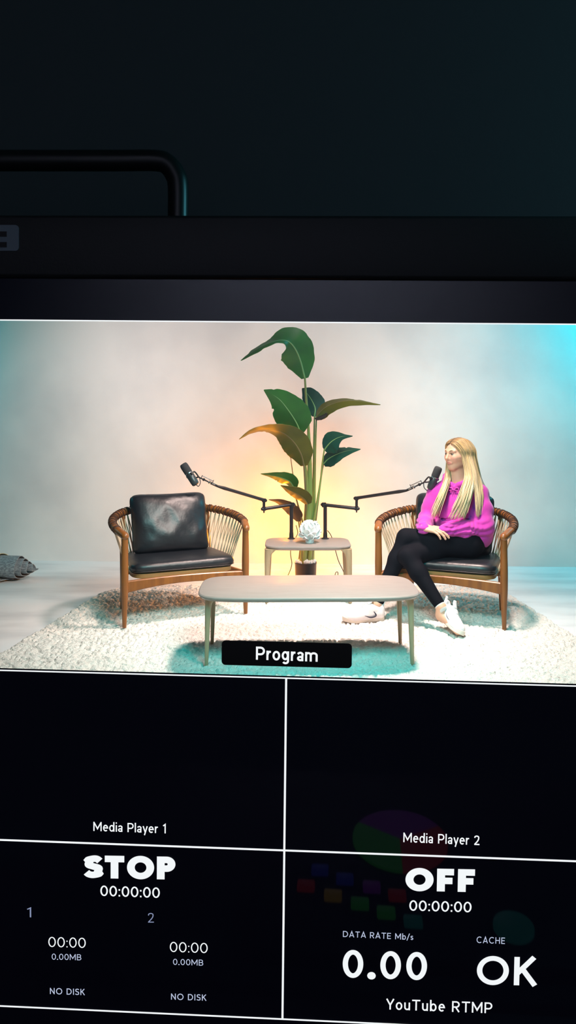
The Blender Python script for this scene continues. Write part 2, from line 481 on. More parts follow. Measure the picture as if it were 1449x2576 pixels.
monitor = thing('monitor', 'large black production monitor showing a studio interview above rows of status panes', 'monitor', (mon_base.x, mon_base.y, FZ))
def mpart(name, geo, m, parent=None, smooth=30, label=None):
    o = obj(name, geo, m, None, smooth)
    pr = parent or monitor
    o.parent = pr
    o.matrix_parent_inverse = Matrix.Translation(-Vector(monitor.location)) if pr is monitor else Matrix.Identity(4)
    if label: o['label'] = label
    return o
vt_in = pix(724, 700, -0.30)[1]; vt_out = pix(724, 541, -0.30)[1]
BU, BV = 16.25, 19.4
mpart('bezel', join(bslab(-BU - 1.6, BU + 1.6, vt_out, vt_in, -0.30, 1.0, 0.09), bslab(-BU - 1.6, BU + 1.6, BV, BV + 1.7, -0.30, 1.0, 0.09),
                    bslab(-BU - 1.6, -BU, vt_in - .2, BV + .2, -0.28, 1.0, 0.09), bslab(BU, BU + 1.6, vt_in - .2, BV + .2, -0.28, 1.0, 0.09)), M['black_shell'])
# the display: dark panel around the live picture
mpart('screen_panel', join(slab(-BU, BU, vt_in - .2, 0, 0, .12), slab(-BU, 0, 0, 9, 0, .12), slab(16, BU, 0, 9, 0, .12), slab(-BU, BU, 9, BV + .2, 0, .12)), M['lcd'])
mpart('housing', join(slab(-BU - 1.4, BU + 1.4, vt_out + .12, -0.35, .5, 2.0), slab(-BU - 1.4, BU + 1.4, 10.1, BV + 1.5, .5, 2.0),
                      slab(-BU - 1.4, -1.2, -0.35, 10.1, .5, 2.0), slab(17.2, BU + 1.4, -0.35, 10.1, .5, 2.0)), M['black_shell'])
# added black hood from housing to wall, keeps studio light from leaking out
hood = []
for g in (0, .02):
    a_ = [MP(u_, v_, 1.9) for u_, v_ in ((-1.15 - g * 8, 10.05 + g * 8), (17.15 + g * 8, 10.05 + g * 8), (17.15 + g * 8, -.30 - g * 8), (-1.15 - g * 8, -.30 - g * 8))]
    b_ = [Vector((x, WY0 + .004, z)) for x, z in ((OX0 - g, OZ0 - g), (OX1 + g, OZ0 - g), (OX1 + g, OZ1 + g), (OX0 - g, OZ1 + g))]
    hood.append((a_, b_))
hv_ = hood[0][0] + hood[0][1] + hood[1][0] + hood[1][1]
hf_ = []
for c in range(4):
    d = (c + 1) % 4
    hf_ += [(c, 4 + c, 4 + d, d), (8 + c, 8 + d, 12 + d, 12 + c), (c, d, 8 + d, 8 + c), (4 + c, 12 + c, 12 + d, 4 + d)]
struct('added_shroud_1', (hv_, hf_), M['black_shell'])
mpart('screen_glass', slab(-BU, BU, vt_in - .1, BV + .1, -0.10, -0.07), M['glass'])
t = 0.016
mpart('picture_border', join(slab(-.02, 16.02, -t, t, -.03, -.02), slab(-.02, 16.02, 9 - t, 9 + t, -.03, -.02),
                             slab(-.02, .02, 0, 9, -.03, -.02), slab(16 - .02, 16.02, 0, 9, -.03, -.02)), M['ui_white'])
mpart('divider_line', slab(8 - .026, 8 + .026, 9, 18, -.03, -.02), M['ui_white'])
mpart('divider_line', slab(-BU, 16, 13.5 - .022, 13.5 + .022, -.03, -.02), M['ui_white'])
mpart('divider_line', slab(-BU, 16, 18 - .018, 18 + .018, -.03, -.02), M['ui_white'])
# caption plate over the picture
pa = pix(558, 1610); pb = pix(885, 1680); pc = pix(558, 1671.5); pd_ = pix(885, 1618)
u0, u1, v0, v1 = (pa[0] + pc[0]) / 2, (pb[0] + pd_[0]) / 2, (pa[1] + pd_[1]) / 2, (pb[1] + pc[1]) / 2
def rrect(u0, u1, v0, v1, r, n0, n1):
    ring = []
    for cx_, cy_, a0 in ((u1 - r, v1 - r, 0), (u0 + r, v1 - r, 90), (u0 + r, v0 + r, 180), (u1 - r, v0 + r, 270)):
        for k in range(7):
            a = math.radians(a0 + 15 * k); ring.append((cx_ + r * math.cos(a), cy_ + r * math.sin(a)))
    return loft([[MP(a, b, n1) for a, b in ring], [MP(a, b, n0) for a, b in ring]])
cap_plate = mpart('caption_bar', rrect(u0, u1, v0, v1, 0.10, -.03, -.02), M['ui_black'], label='black rounded caption bar over the studio picture')

def ribbon(pts, w):
    """flat stroke of width w along a polyline, mitred joints, square ends"""
    p = [np.array(q_, float) for q_ in pts]
    p = [p[0]] + [b_ for a_, b_ in zip(p, p[1:]) if np.linalg.norm(a_ - b_) > 1e-5]
    n = len(p); closed = np.linalg.norm(p[0] - p[-1]) < 1e-6
    L_, R_ = [], []
    for i in range(n):
        d0 = p[i] - p[i - 1] if i else (p[-1] - p[-2] if closed else p[1] - p[0])
        d1 = p[i + 1] - p[i] if i < n - 1 else (p[1] - p[0] if closed else p[-1] - p[-2])
        d0 = d0 / np.linalg.norm(d0); d1 = d1 / np.linalg.norm(d1)
        n0 = np.array((-d0[1], d0[0])); n1 = np.array((-d1[1], d1[0])); m_ = n0 + n1; m_ /= np.linalg.norm(m_)
        k = w / 2 / max(.35, m_ @ n0)
        L_.append(p[i] + m_ * k); R_.append(p[i] - m_ * k)
    V = [(x, y, 0) for x, y in L_] + [(x, y, 0) for x, y in R_]
    return V, [(i, i + n, i + 1 + n, i + 1) for i in range(n - 1)]
def arc(cx_, cy_, rx, ry, a0, a1, n=20):
    return [(cx_ + rx * math.cos(math.radians(a0 + (a1 - a0) * k / n)), cy_ + ry * math.sin(math.radians(a0 + (a1 - a0) * k / n))) for k in range(n + 1)]
def smooth2(pts): return [(v.x, v.y) for v in catmull([(a_, b_, 0) for a_, b_ in pts], 7)]
def glyph(c, w):
    """strokes and advance width; capital height 1, x-height .71"""
    h = w / 2; X = .71; t = 1 - h
    if c == ' ': return [], .30
    if c in 'O': return [arc(.50, .5, .5 - h, .515 - h, 90, 450, 40)], 1.0
    if c == '0': return [arc(.33, .5, .33 - h, .51 - h, 90, 450, 40)], .66
    if c == 'o': return [arc(.29, X / 2, .29 - h, X / 2 + .01 - h, 90, 450, 32)], .58
    if c == 'C': return [arc(.48, .5, .48 - h, .515 - h, 48, 312, 30)], .84
    if c == 'S': return [smooth2([(.60 - h * .3, t - .10), (.46, t - .015), (.33, t), (.13, t - .06), (.04 + h, .745), (.14, .59), (.32, .515), (.52, .44), (.62 - h, .27), (.53, .06 + h), (.31, h), (.15, h + .03), (.02 + h * .3, h + .11)])], .64
    if c == 's': return [smooth2([(.37, X - h - .06), (.24, X - h), (.09, X - h - .07), (.09, X * .62), (.22, X * .50), (.35, X * .38), (.36, h + .10), (.21, h), (.04, h + .07)])], .42
    if c == 'T': return [[(0, t), (.72, t)], [(.36, t), (.36, 0)]], .72
    if c == 'P': return [[(h, 0), (h, t), (.36, t)] + arc(.36, .68 - h * .1, .32 - h, t - .68 + h * .1, 90, -90, 16) + [(h, .36 + h * .8)]], .68
    if c == 'R': return [[(h, 0), (h, t), (.36, t)] + arc(.36, .70 - h * .1, .31 - h, t - .70 + h * .1, 90, -90, 16) + [(h, .40 + h * .8)], [(.34, .42), (.66 - h * .6, 0)]], .69
    if c == 'B': return [[(h, .5), (h, t), (.34, t)] + arc(.34, (t + .52) / 2, .29 - h, (t - .52) / 2, 90, -90, 14) + [(h, .52)], [(.34, .52)] + arc(.36, (.52 + h) / 2, .32 - h, (.52 - h) / 2, 90, -90, 14) + [(h, h), (h, .55)]], .68
    if c == 'D': return [[(h, h), (h, t), (.34, t)] + arc(.34, .5, .47 - h, .5 - h, 90, -90, 20) + [(h, h), (h, .2)]], .83
    if c == 'F': return [[(h, 0), (h, t), (.60, t)], [(h, .47), (.55, .47)]], .62
    if c == 'E': return [[(.60, h), (h, h), (h, t), (.60, t)], [(h, .51), (.55, .51)]], .63
    if c == 'A': return [[(h * .8, 0), (.40, 1 - h * .6), (.80 - h * .8, 0)], [(.15, .28), (.65, .28)]], .80
    if c == 'H': return [[(h, 0), (h, 1)], [(.74 - h, 0), (.74 - h, 1)], [(h, .51), (.74 - h, .51)]], .76
    if c == 'N': return [[(h, 0), (h, 1)], [(h, 1 - h * .9), (.76 - h, h * .9)], [(.76 - h, 0), (.76 - h, 1)]], .78
    if c == 'M': return [[(h, 0), (h, 1)], [(h, 1 - h * .7), (.46, .26), (.92 - h, 1 - h * .7)], [(.92 - h, 0), (.92 - h, 1)]], .94
    if c == 'K': return [[(h, 0), (h, 1)], [(h, .40), (.66 - h * .5, 1)], [(.27, .56), (.70 - h * .5, 0)]], .71
    if c == 'I': return [[(h, 0), (h, 1)]], w
    if c == 'Y': return [[(h * .6, 1), (.35, .42), (.70 - h * .6, 1)], [(.35, .45), (.35, 0)]], .68
    if c == '1': return [[(.02, .80), (.24, 1 - h * .5), (.24, 0)]], .34
    if c == '2': return [smooth2([(.03 + h * .5, .74), (.10, t - .06), (.29, t), (.50 - h * .5, t - .09), (.50 - h * .5, .62), (.34, .38), (.06, h)]) , [(.02, h), (.58, h)]], .60
    if c == ':': return [[(h * 1.1, 0.0), (h * 1.1, w * 1.15)], [(h * 1.1, .56), (h * 1.1, .56 + w * 1.15)]], w * 1.1
    if c == '.': return [arc(h * 1.15, h * 1.1, h * .6, h * .6, 0, 360, 14)], w * 1.2
    if c == '/': return [[(0, -.12), (.40, 1.05)]], .40
    if c == 'e': return [[(h, X * .53), (.56 - h * .8, X * .53)] + arc(.29, X / 2, .28 - h, X / 2 + .01 - h, 8, 312, 28)], .57
    if c == 'd': return [arc(.28, X / 2, .28 - h, X / 2 + .01 - h, 90, 450, 30), [(.58 - h, 0), (.58 - h, 1.04)]], .60
    if c == 'b': return [arc(.30, X / 2, .28 - h, X / 2 + .01 - h, 90, 450, 30), [(h, 0), (h, 1.04)]], .58
    if c == 'a': return [smooth2([(.06, X - h - .10), (.16, X - h - .02), (.28, X - h), (.43 - h * .2, X - h - .09), (.48 - h, X - h - .24), (.48 - h, 0)]), arc(.24, .20, .24 - h, .205 - h, 60, 420, 24)], .50
    if c == 'i': return [[(h, 0), (h, X)], [(h, .88), (h, .88 + w)]], w
    if c == 'l': return [[(h, 0), (h, 1.04)]], w
    if c == 'y': return [[(h * .7, X), (.27, h * .8)], [(.54 - h * .7, X), (.19, -.27)]], .52
    if c == 'r': return [[(h, 0), (h, X)], smooth2([(h, X * .55), (h + .08, X - h - .06), (.22, X - h), (.34, X - h - .01)])], .35
    if c == 'u': return [[(h, X), (h, .27)] + arc(.26, .27, .26 - h, .27 - h, 180, 360, 16) + [(.52 - h, X)], [(.52 - h, .3), (.52 - h, 0)]], .53
    if c == 'm': return [[(h, 0), (h, X)], [(h, .42)] + arc(.245, X - .24, .225 - h * .6, .24 - h, 180, 0, 14) + [(.47 - h * .6, 0)], [(.47 - h * .6, .42)] + arc(.69 - h * .6, X - .24, .22, .24 - h, 180, 0, 14) + [(.91 - h * .6, 0)]], .94 - h * .4
    if c == 'g': return [arc(.27, X / 2 + .02, .27 - h, X / 2 - .01 - h, 90, 450, 30), [(.56 - h, X), (.56 - h, -.02)] + arc(.29, -.02, .27 - h, .25 - h, 0, -150, 14)], .58
    raise ValueError(c)
def text_geo(s, w, spacing=.13):
    gs = []; x = 0.0; lay = 0
    for c in s:
        st, adv = glyph(c, w)
        for q_ in st:
            V, Fc = ribbon(q_, w); lay += 1
            gs.append(([(a_ + x, b_, lay * .0006) for a_, b_, _ in V], Fc))
        x += adv + spacing
    return join(*gs)
def screen_text(name, s, x0, yb0, x1, yb1, cap, ink, m, parent=None, spacing=.13, label=None):
    V, Fc = text_geo(s, ink, spacing)
    V = np.array(V); lo, hi = V[:, 0].min(), V[:, 0].max()
    a = np.array(pix(x0, yb0)); b = np.array(pix(x1, yb1))
    top = np.array(pix(x0, yb0 - cap)); ch = a[1] - top[1]
    du = b - a
    out = []
    for x, y, z in V:
        tt = (x - lo) / (hi - lo); p_ = a + du * tt
        out.append(MP(p_[0], p_[1] - ch * y, -.040 - z))
    return mpart(name, (out, [q_[::-1] for q_ in Fc]), m, parent, 0, label)
W_, PL, DM = M['ui_white'], M['ui_pale'], M['ui_dim']
st = screen_text('caption_text', 'Program', 644, 1658, 799, 1663, 33, .155, W_, None, .11, 'white lettering on the black caption bar')
TX = [('Media Player 1', 236, 2088, 418, 2093.5, 23, .135, W_, .12), ('Media Player 2', 1014, 2116, 1205, 2123, 24, .135, W_, .12),
      ('STOP', 211, 2206, 442, 2210, 57, .285, W_, .10), ('00:00:00', 253.5, 2251, 403, 2256, 26, .135, W_, .13),
      ('1', 69, 2304, 80, 2305, 24, .095, DM, .1), ('2', 373, 2318, 388, 2318, 24, .095, DM, .1),
      ('00:00', 123, 2379, 217, 2381.5, 25, .10, W_, .14), ('0.00MB', 131.5, 2411, 206, 2412.5, 15, .12, PL, .17), ('NO DISK', 127, 2497.5, 215, 2500, 15.5, .14, PL, .20),
      ('00:00', 428, 2391.5, 523, 2394.5, 25, .10, W_, .14), ('0.00MB', 436, 2424, 512, 2426, 15, .12, PL, .17), ('NO DISK', 431, 2511.5, 520, 2514, 15.5, .14, PL, .20),
      ('OFF', 1019, 2238, 1193, 2241.5, 57, .285, W_, .12), ('00:00:00', 1029, 2288, 1185, 2292, 26, .135, W_, .13),
      ('DATA RATE Mb/s', 862.5, 2354, 1039, 2361, 15, .13, PL, .17), ('CACHE', 1198, 2369, 1269, 2371.5, 16, .13, PL, .20),
      ('0.00', 861.5, 2455.5, 1073, 2462.5, 69, .17, W_, .17), ('OK', 1198, 2473, 1350, 2476.5, 71, .17, W_, .16),
      ('YouTube RTMP', 970.5, 2536, 1237, 2545, 27, .135, W_, .16)]
for (s, x0, a, x1, b, cp, ink, m_, sp) in TX:
    screen_text('screen_text', s, x0, a, x1, b, cp, ink, m_, None, sp)
# carrying handle standing up behind the top edge
def HP(px, py, Y): return P(px, py, Y)
hy = 1.085
cu_ = MP(0, vt_out, 1.6).x
right = [(448, 560), (448, 470), (441, 440), (422, 414), (392, 404), (300, 404)]
pr = catmull([HP(a, b, hy) for a, b in right], 5)
mir = [Vector((2 * cu_ - p_.x, p_.y, p_.z)) for p_ in pr]
mpart('handle', tube(pr + mir[::-1], 0.0149, 20), M['handle'], smooth=60, label='black tubular carrying handle')
bu1, bv0 = pix(47, 566, -0.32); _, bv1 = pix(47, 631, -0.32)
bg = mpart('badge', rrect(-bu1 if bu1 > 0.3 else bu1 - 2.0, bu1, bv0, bv1, 0.09, -0.325, -0.30), M['badge'], label='grey rounded badge')
for dx in (-.5, -1.25):
    for dy in (.16, .42):
        mpart('badge_mark', slab(bu1 + dx, bu1 + dx + .2, bv0 + dy, bv0 + dy + .13, -0.335, -0.325), M['black_shell'])
# pedestal under the screen, below the frame of the photograph
bz = MP(0, BV + 1.6, 0.9)
mpart('pedestal', join(box((bz.x, bz.y + .03, (bz.z + FZ) / 2 - .0), (0.14, 0.06, bz.z - FZ + .06)), box((bz.x, bz.y, FZ + .012), (0.8, 0.42, .024), .008)), M['black_shell'])

# low desk and vision mixer in front of the monitor: below the photograph's frame, seen as faint coloured reflections in the lower panes
desk = thing('desk', 'low black desk in front of the monitor, below the picture', 'desk', (.15, .45, FZ))
obj('desktop', box((0, 0, .425 - .012), (1.3, .66, .024), .004), M['black_shell'], desk)
for sx in (-1, 1):
    for sy in (-1, 1):
        obj('leg', box((sx * .6, sy * .29, .2005), (.04, .04, .401), .003), M['black_shell'], desk)
mixer = thing('vision_mixer', 'black vision mixer with glowing coloured buttons, mirrored faintly in the lower screen panes', 'control panel', (.19, .53, .4002))
obj('body', box((0, 0, .016), (.56, .42, .032), .005), M['black_shell'], mixer)
def lit(x, y, c): obj('button', box((x - .19, y - .53, .036), (.034, .026, .010), .003, 2, None), M['glow_' + c], mixer)
for (x, y), c in zip([(.022, .538), (.072, .56), (.124, .578), (.172, .597), (-.003, .585), (.05, .607), (.101, .624), (.149, .643), (.197, .661)],
                     ['blue', 'blue', 'purple', 'red', 'red', 'yellow', 'green', 'green', 'teal']): lit(x, y, c)
obj('dial', lathe([(0, .030), (.036, .030), (.036, .040), (.033, .042), (0, .042)], 28, Matrix.Translation((.376 - .19, .66 - .53, 0))), M['glow_teal'], mixer)
for c, a0 in (('green', 90), ('purple', 210), ('red', 330)):
    ring_ = [(.187 - .19 + .100 * math.cos(math.radians(a0 + 120 * k / 16)), .43 - .53 + .100 * math.sin(math.radians(a0 + 120 * k / 16))) for k in range(17)] + [(-.003, -.10)]
    obj('colour_pad', loft([[(x, y, .031) for x, y in ring_], [(x, y, .038) for x, y in ring_]]), M['glow_' + c], mixer)

# =================================================================== RUG
def rug():
    nx, ny = 620, 480
    x = np.linspace(0, 1, nx); y = np.linspace(0, 1, ny)
    Xn, Yn = np.meshgrid(x, y, indexing='ij')
    Yw = 3.25 + Yn * (6.27 - 3.25)
    xl = -1.702 + (Yw - 4.463) * 0.137; xr = 1.832 - (Yw - 4.805) * 0.07
    # rounded far corners
    far = np.clip((Yw - 5.95) / 0.32, 0, 1)
    inset = 0.34 * (1 - np.sqrt(np.clip(1 - far ** 2, 0, 1)))
    xl = xl + inset; xr = xr - inset
    Xw = xl + Xn * (xr - xl)
    p = np.stack([Xw, Yw, 0 * Xw], -1)
    Xw = Xw + 0.012 * vnoise(p * 40 + 3); Yw = Yw + 0.012 * vnoise(p * 40 + 9)
    p = np.stack([Xw, Yw, 0 * Xw], -1)
    q_ = p + 0.03 * np.stack([vnoise(p * 13 + 1), vnoise(p * 13 + 7), 0 * Xw], -1)
    n1 = np.abs(vnoise(q_ * 34)) * 2; n2 = vnoise(p * 80 + 5); n3 = vnoise(p * 6 + 2)
    z = -0.020 * (1 - np.clip(n1 * 2.6, 0, 1)) ** 1.5 + 0.012 * n2 + 0.006 * n3
    e = np.minimum(np.minimum(Xn, 1 - Xn) * nx, np.minimum(Yn, 1 - Yn) * ny)
    z = np.where(e < 1, FZ - 0.002, np.where(e < 3, z - 0.008 * (3 - e) / 2, z))
    V = np.stack([Xw, Yw, z], -1).reshape(-1, 3)
    i = np.arange(nx * ny).reshape(nx, ny)
    Fq = np.stack([i[:-1, :-1], i[1:, :-1], i[1:, 1:], i[:-1, 1:]], -1).reshape(-1, 4)
    o = obj_np('rug', V, Fq, M['shag'])
    return tag(o, 'big cream shag rug spread under the armchairs and the coffee table', 'rug')
rug()

# =================================================================== TABLES
def bent_table(name, label, loc, rz, hx, hy, zt, th, lx, ly, group, e=5.0, bow=0.03, leg_w=0.036, apron=0.0):
    t_ = thing(name, label, 'table', loc, rz, group)
    r1 = super_ring(hx, hy, e, 96, bow)
    def ring(s, z): return [(x * (hx + s) / hx, y * (hy + s) / hy, z) for x, y in r1]
    obj('tabletop', loft([ring(-.035, zt - th - .006), ring(-.012, zt - th), ring(-.001, zt - th * .55), ring(0, zt - th * .3), ring(-.003, zt - .003), ring(-.009, zt)]), M['ash_top'], t_, 35)
    for sx in (-1, 1):
        for sy in (-1, 1):
            rings = []
            for k in range(13):
                f = k / 12.0; z = (zt - th + .006) * (1 - f)
                wd_ = leg_w * (1 - 0.45 * f) * (1 + 0.9 * max(0, 1 - f * 7) ** 2)
                ins = -max(0, 1 - f * 7) ** 2 * leg_w * 0.45
                cx_ = sx * (lx + ins + 0.010 * f); cy_ = sy * (ly + ins + 0.006 * f)
                rings.append([(cx_ + x, cy_ + y, z) for x, y in super_ring(wd_ / 2, wd_ / 2, 3.2, 20)])
            obj('leg', loft(rings[::-1]), M['ash_leg'], t_, 50)
    return t_
GT = 'pale ash tables with rounded corners'
bent_table('coffee_table', 'long low pale wooden coffee table at the front of the rug', (0.117, 4.43, 0), math.radians(1.2), 0.612, 0.30, 0.40, 0.027, 0.567, 0.195, None, 6.0, 0.035)
side = bent_table('side_table', 'small square-legged wooden side table with two microphone arms clamped to it', (0.152, 5.84, 0), 0, 0.325, 0.215, 0.424, 0.03, 0.302, 0.185, None, 5.5, 0.01, 0.05)
# =================================================================== ARMCHAIRS
def pillow(w, h, t, n=44, seedv=0.0, wr=0.006):
    """upright pillow: x width, z height, y thickness (front = -y)"""
    u = np.linspace(-1, 1, n)
    Uu, Vv = np.meshgrid(u, u, indexing='ij')
    prof = ((1 - np.abs(Uu) ** 3.2) * (1 - np.abs(Vv) ** 3.2)) ** 0.42
    # edges pulled in between the corners
    sx = w * (1 - 0.045 * (1 - Vv ** 2) ** 1 * np.abs(Uu) ** 3); sz = h * (1 - 0.045 * (1 - Uu ** 2) * np.abs(Vv) ** 3)
    cr_ = np.abs(Uu) ** 7 * np.abs(Vv) ** 7
    X = Uu * sx * (1 - .085 * cr_); Z = Vv * sz * (1 - .10 * cr_)
    V = []; idx = {}
    for side_ in (-1, 1):
        p = np.stack([X * 9 + seedv, Z * 9, np.full_like(X, side_ * 3.3)], -1)
        p2 = np.stack([X * 22 + seedv + (Z * 6), Z * 14, np.full_like(X, 7.7 + side_)], -1)
        Yy = side_ * t * prof + (vnoise(p) * wr * 3 + vnoise(p2) * wr) * prof
        for i in range(n):
            for j in range(n):
                edge = i in (0, n - 1) or j in (0, n - 1)
                if edge and side_ == 1: idx[(1, i, j)] = idx[(-1, i, j)]; continue
                idx[(side_, i, j)] = len(V); V.append((X[i, j], Yy[i, j], Z[i, j]))
    Fc = []
    for s_ in (-1, 1):
        for i in range(n - 1):
            for j in range(n - 1):
                q_ = [idx[(s_, i, j)], idx[(s_, i + 1, j)], idx[(s_, i + 1, j + 1)], idx[(s_, i, j + 1)]]
                Fc.append(tuple(q_ if s_ == -1 else q_[::-1]))
    seam = [(X[i, 0], 0, Z[i, 0]) for i in range(n)] + [(X[-1, j], 0, Z[-1, j]) for j in range(1, n)] + \
           [(X[i, -1], 0, Z[i, -1]) for i in range(n - 2, -1, -1)] + [(X[0, j], 0, Z[0, j]) for j in range(n - 2, 0, -1)]
    return (V, Fc), seam + [seam[0]]
RAIL = [(-.4275, -.012, .603), (-.447, .06, .622), (-.462, .14, .640), (-.455, .26, .660), (-.412, .40, .678), (-.315, .54, .695), (-.16, .628, .705), (0, .655, .708)]
RAIL = RAIL + [(-x, y, z) for x, y, z in RAIL[-2::-1]]
def make_chair(label, loc, rz):
    c = thing('armchair', label, 'armchair', loc, rz, 'black leather and rope armchairs')
    path = catmull(RAIL, 8)
    obj('arm_rail', tube(path, [.0265, .0255, .025, .0245, .0245, .0245, .025, .0255, .0265], 18, round_end=True), M['chair_wood'], c, 60)
    L = len(path)
    rings = []
    cum = [0]
    for i in range(1, L): cum.append(cum[-1] + (path[i] - path[i - 1]).length)
    tot = cum[-1]
    def at(s):
        for i in range(1, L):
            if cum[i] >= s:
                f = (s - cum[i - 1]) / (cum[i] - cum[i - 1]); return path[i - 1].lerp(path[i], f), (path[i] - path[i - 1]).normalized()
        return path[-1], (path[-1] - path[-2]).normalized()
    s = 0.11; k = 0
    while s < tot - 0.10:
        p_, d_ = at(s)
        fm = frame_to(p_, (d_ + Vector((.08, .05, .1 * (1 if k % 2 else -1)))), (0, 0, 1))
        circ = [fm @ Vector((.0268 * math.cos(2 * PI * q_ / 16), .0268 * math.sin(2 * PI * q_ / 16), 0)) for q_ in range(17)]
        rings.append(tube(circ, .0040, 6, cap=False)); s += 0.034 if k % 3 else 0.018; k += 1
    obj('rope_wrap', join(*rings), M['wrap'], c, 60)
    # woven cords between the rail and the seat frame
    cords = []; N = 40
    for k in range(N):
        for sgn in (-1, 1):
            s0 = 0.13 + (tot - 0.26) * (k + .5) / N; s1 = 0.13 + (tot - 0.26) * (k + .5 + sgn * .85) / N
            a, _ = at(s0); b, _ = at(max(0.05, min(tot - .05, s1)))
            low = Vector((b.x * 0.80, 0.05 + (b.y - .0) * 0.80, 0.345))
            mid = a.lerp(low, .5) + Vector((0, 0, -.004))
            cords.append(tube([a + Vector((0, 0, -.02)), mid, low], .0042, 6))
    obj('rope_lattice', join(*cords), M['rope'], c, 60)
    for sx in (-1, 1):
        obj('leg', tube(catmull([(sx * .429, .0, 0), (sx * .4275, .0, .16), (sx * .4275, .0, .30), (sx * .4275, -.002, .46), (sx * .4275, -.004, .60)], 4), [.0135, .0185, .0245, .0255, .023, .022], 18), M['chair_wood'], c, 60)
        obj('leg', tube(catmull([(sx * .335, .50, 0), (sx * .325, .525, .30), (sx * .325, .535, .52), (sx * .32, .545, .69)], 4), [.0145, .022, .0225, .017], 16), M['chair_wood'], c, 60)
    def beam(a, b, z0t, z0b, zm, zmb, thk, n=17):
        rings = []
        a = Vector(a); b = Vector(b); d = (b - a).normalized(); nrm = Vector((-d.y, d.x, 0)) * thk / 2
        for k in range(n):
            f = k / (n - 1); g = 4 * f * (1 - f); p_ = a.lerp(b, f)
            zt_, zb_ = z0t + (zm - z0t) * g, z0b + (zmb - z0b) * g
            bb = 0.006
            rings.append([p_ - nrm + Vector((0, 0, zb_ + bb)), p_ - nrm * .6 + Vector((0, 0, zb_)), p_ + nrm * .6 + Vector((0, 0, zb_)), p_ + nrm + Vector((0, 0, zb_ + bb)),
                          p_ + nrm + Vector((0, 0, zt_ - bb)), p_ + nrm * .6 + Vector((0, 0, zt_)), p_ - nrm * .6 + Vector((0, 0, zt_)), p_ - nrm + Vector((0, 0, zt_ - bb))])
        return loft(rings)
    obj('stretcher', beam((-.4275, .004, 0), (.4275, .004, 0), .302, .222, .314, .262, .030), M['chair_wood'], c, 35)
    for sx in (-1, 1):
        obj('side_rail', beam((sx * .4275, .01, 0), (sx * .327, .525, 0), .30, .235, .30, .25, .026), M['chair_wood'], c, 35)
    obj('stretcher', beam((-.327, .525, 0), (.327, .525, 0), .30, .235, .30, .25, .026), M['chair_wood'], c, 35)
    # seat frame and cushion
    def plan(hw, y0, y1, e=6, taper=.10, n=72):
        yc, hyv = (y0 + y1) / 2, (y1 - y0) / 2
        return [(x * (1 - taper * (y / hyv + 1) / 2), yc + y) for x, y in super_ring(hw, hyv, e, n)]
    sf = plan(.345, .035, .53); sf2 = plan(.365, .018, .53)
    obj('seat_frame', loft([[(x, y, .298) for x, y in sf], [(x, y, .306) for x, y in sf2], [(x, y, .334) for x, y in sf2], [(x, y, .338) for x, y in sf]]), M['seat_wood'], c, 40)
    rings = []
    for (g, z) in ((-.05, .336), (-.018, .338), (-.004, .350), (0, .368), (-.003, .388), (-.014, .402), (-.04, .409), (-.09, .413), (-.16, .415)):
        pl = plan(.378 + g, .004 - g, .545 + g * .6, 7, .10)
        rings.append([(x, y, z + (0.004 * vnoise(np.array([x * 8 + 3, y * 8, z * 9])) if z > .40 else 0)) for x, y in pl])
    seat = obj('seat_cushion', loft(rings), M['leather'], c, 60)
    pl = plan(.378, .004, .545, 7, .10)
    obj('piping', join(tube([(x * 1.0, y, .352) for x, y in pl] + [(pl[0][0], pl[0][1], .352)], .0018, 6, cap=False)), M['leather'], seat, 60)
    (g, seam) = pillow(.292, .222, .105, 56, 1.3, .007)
    mx_ = Matrix.Translation((0, .435, .612)) @ Matrix.Rotation(math.radians(-17), 4, 'X')
    bc = obj('back_cushion', xf(g, mx_), M['leather'], c, 60)
    obj('piping', tube([mx_ @ Vector(p_) for p_ in seam], .0035, 6, cap=False), M['leather'], bc, 60)
    return c
chL = make_chair('empty black leather armchair on the left of the rug', (-.69, 5.165, 0), math.radians(24.5))
def copy_tree(o, parent=None):
    q_ = o.copy(); C.objects.link(q_)
    if parent: q_.parent = parent
    for ch in list(o.children): copy_tree(ch, q_)
    return q_
chR = copy_tree(chL); chR.location = (1.024, 5.118, 0); chR.rotation_euler = (0, 0, math.radians(-24.5))
chR['label'] = 'black leather armchair on the right in which the person sits'

# =================================================================== PLANT
PY = 6.42
pl_c = P(769, 1461, PY)
plant = thing('potted_plant', 'tall artificial bird of paradise plant in a black pot behind the small table', 'plant', (pl_c.x, PY, FZ))
PINV = Matrix.Translation(-Vector(plant.location))
def ppart(name, geo, m, parent=None, smooth=50):
    o = obj(name, geo, m, None, smooth); o.parent = parent or plant
    if not parent: o.matrix_parent_inverse = PINV
    return o
pw = Matrix.Translation(plant.location)
ppart('pot', lathe([(.0, 0), (.084, 0), (.088, .004), (.092, .165), (.0945, .172), (.0945, .182), (.089, .182), (.086, .168), (0, .166)], 40, pw), M['pot'], None, 40)
pebs = []
for k in range(46):
    a = random.uniform(0, 2 * PI); r = .08 * math.sqrt(random.random()); s = random.uniform(.010, .018)
    bm = bmesh.new(); bmesh.ops.create_icosphere(bm, subdivisions=2, radius=s)
    R_ = Euler((random.random() * 6, random.random() * 6, random.random() * 6)).to_matrix()
    for v in bm.verts: v.co = R_ @ Vector((v.co.x * 1.3, v.co.y, v.co.z * .7)) + Vector((r * math.cos(a), r * math.sin(a), .172 + random.uniform(0, .022) + .02 * (1 - r / .08))) + plant.location
    pebs.append(from_bm(bm))
o = ppart('pebbles', join(*pebs), M['pebble']); o['label'] = 'white pebbles'; o['kind'] = 'stuff'

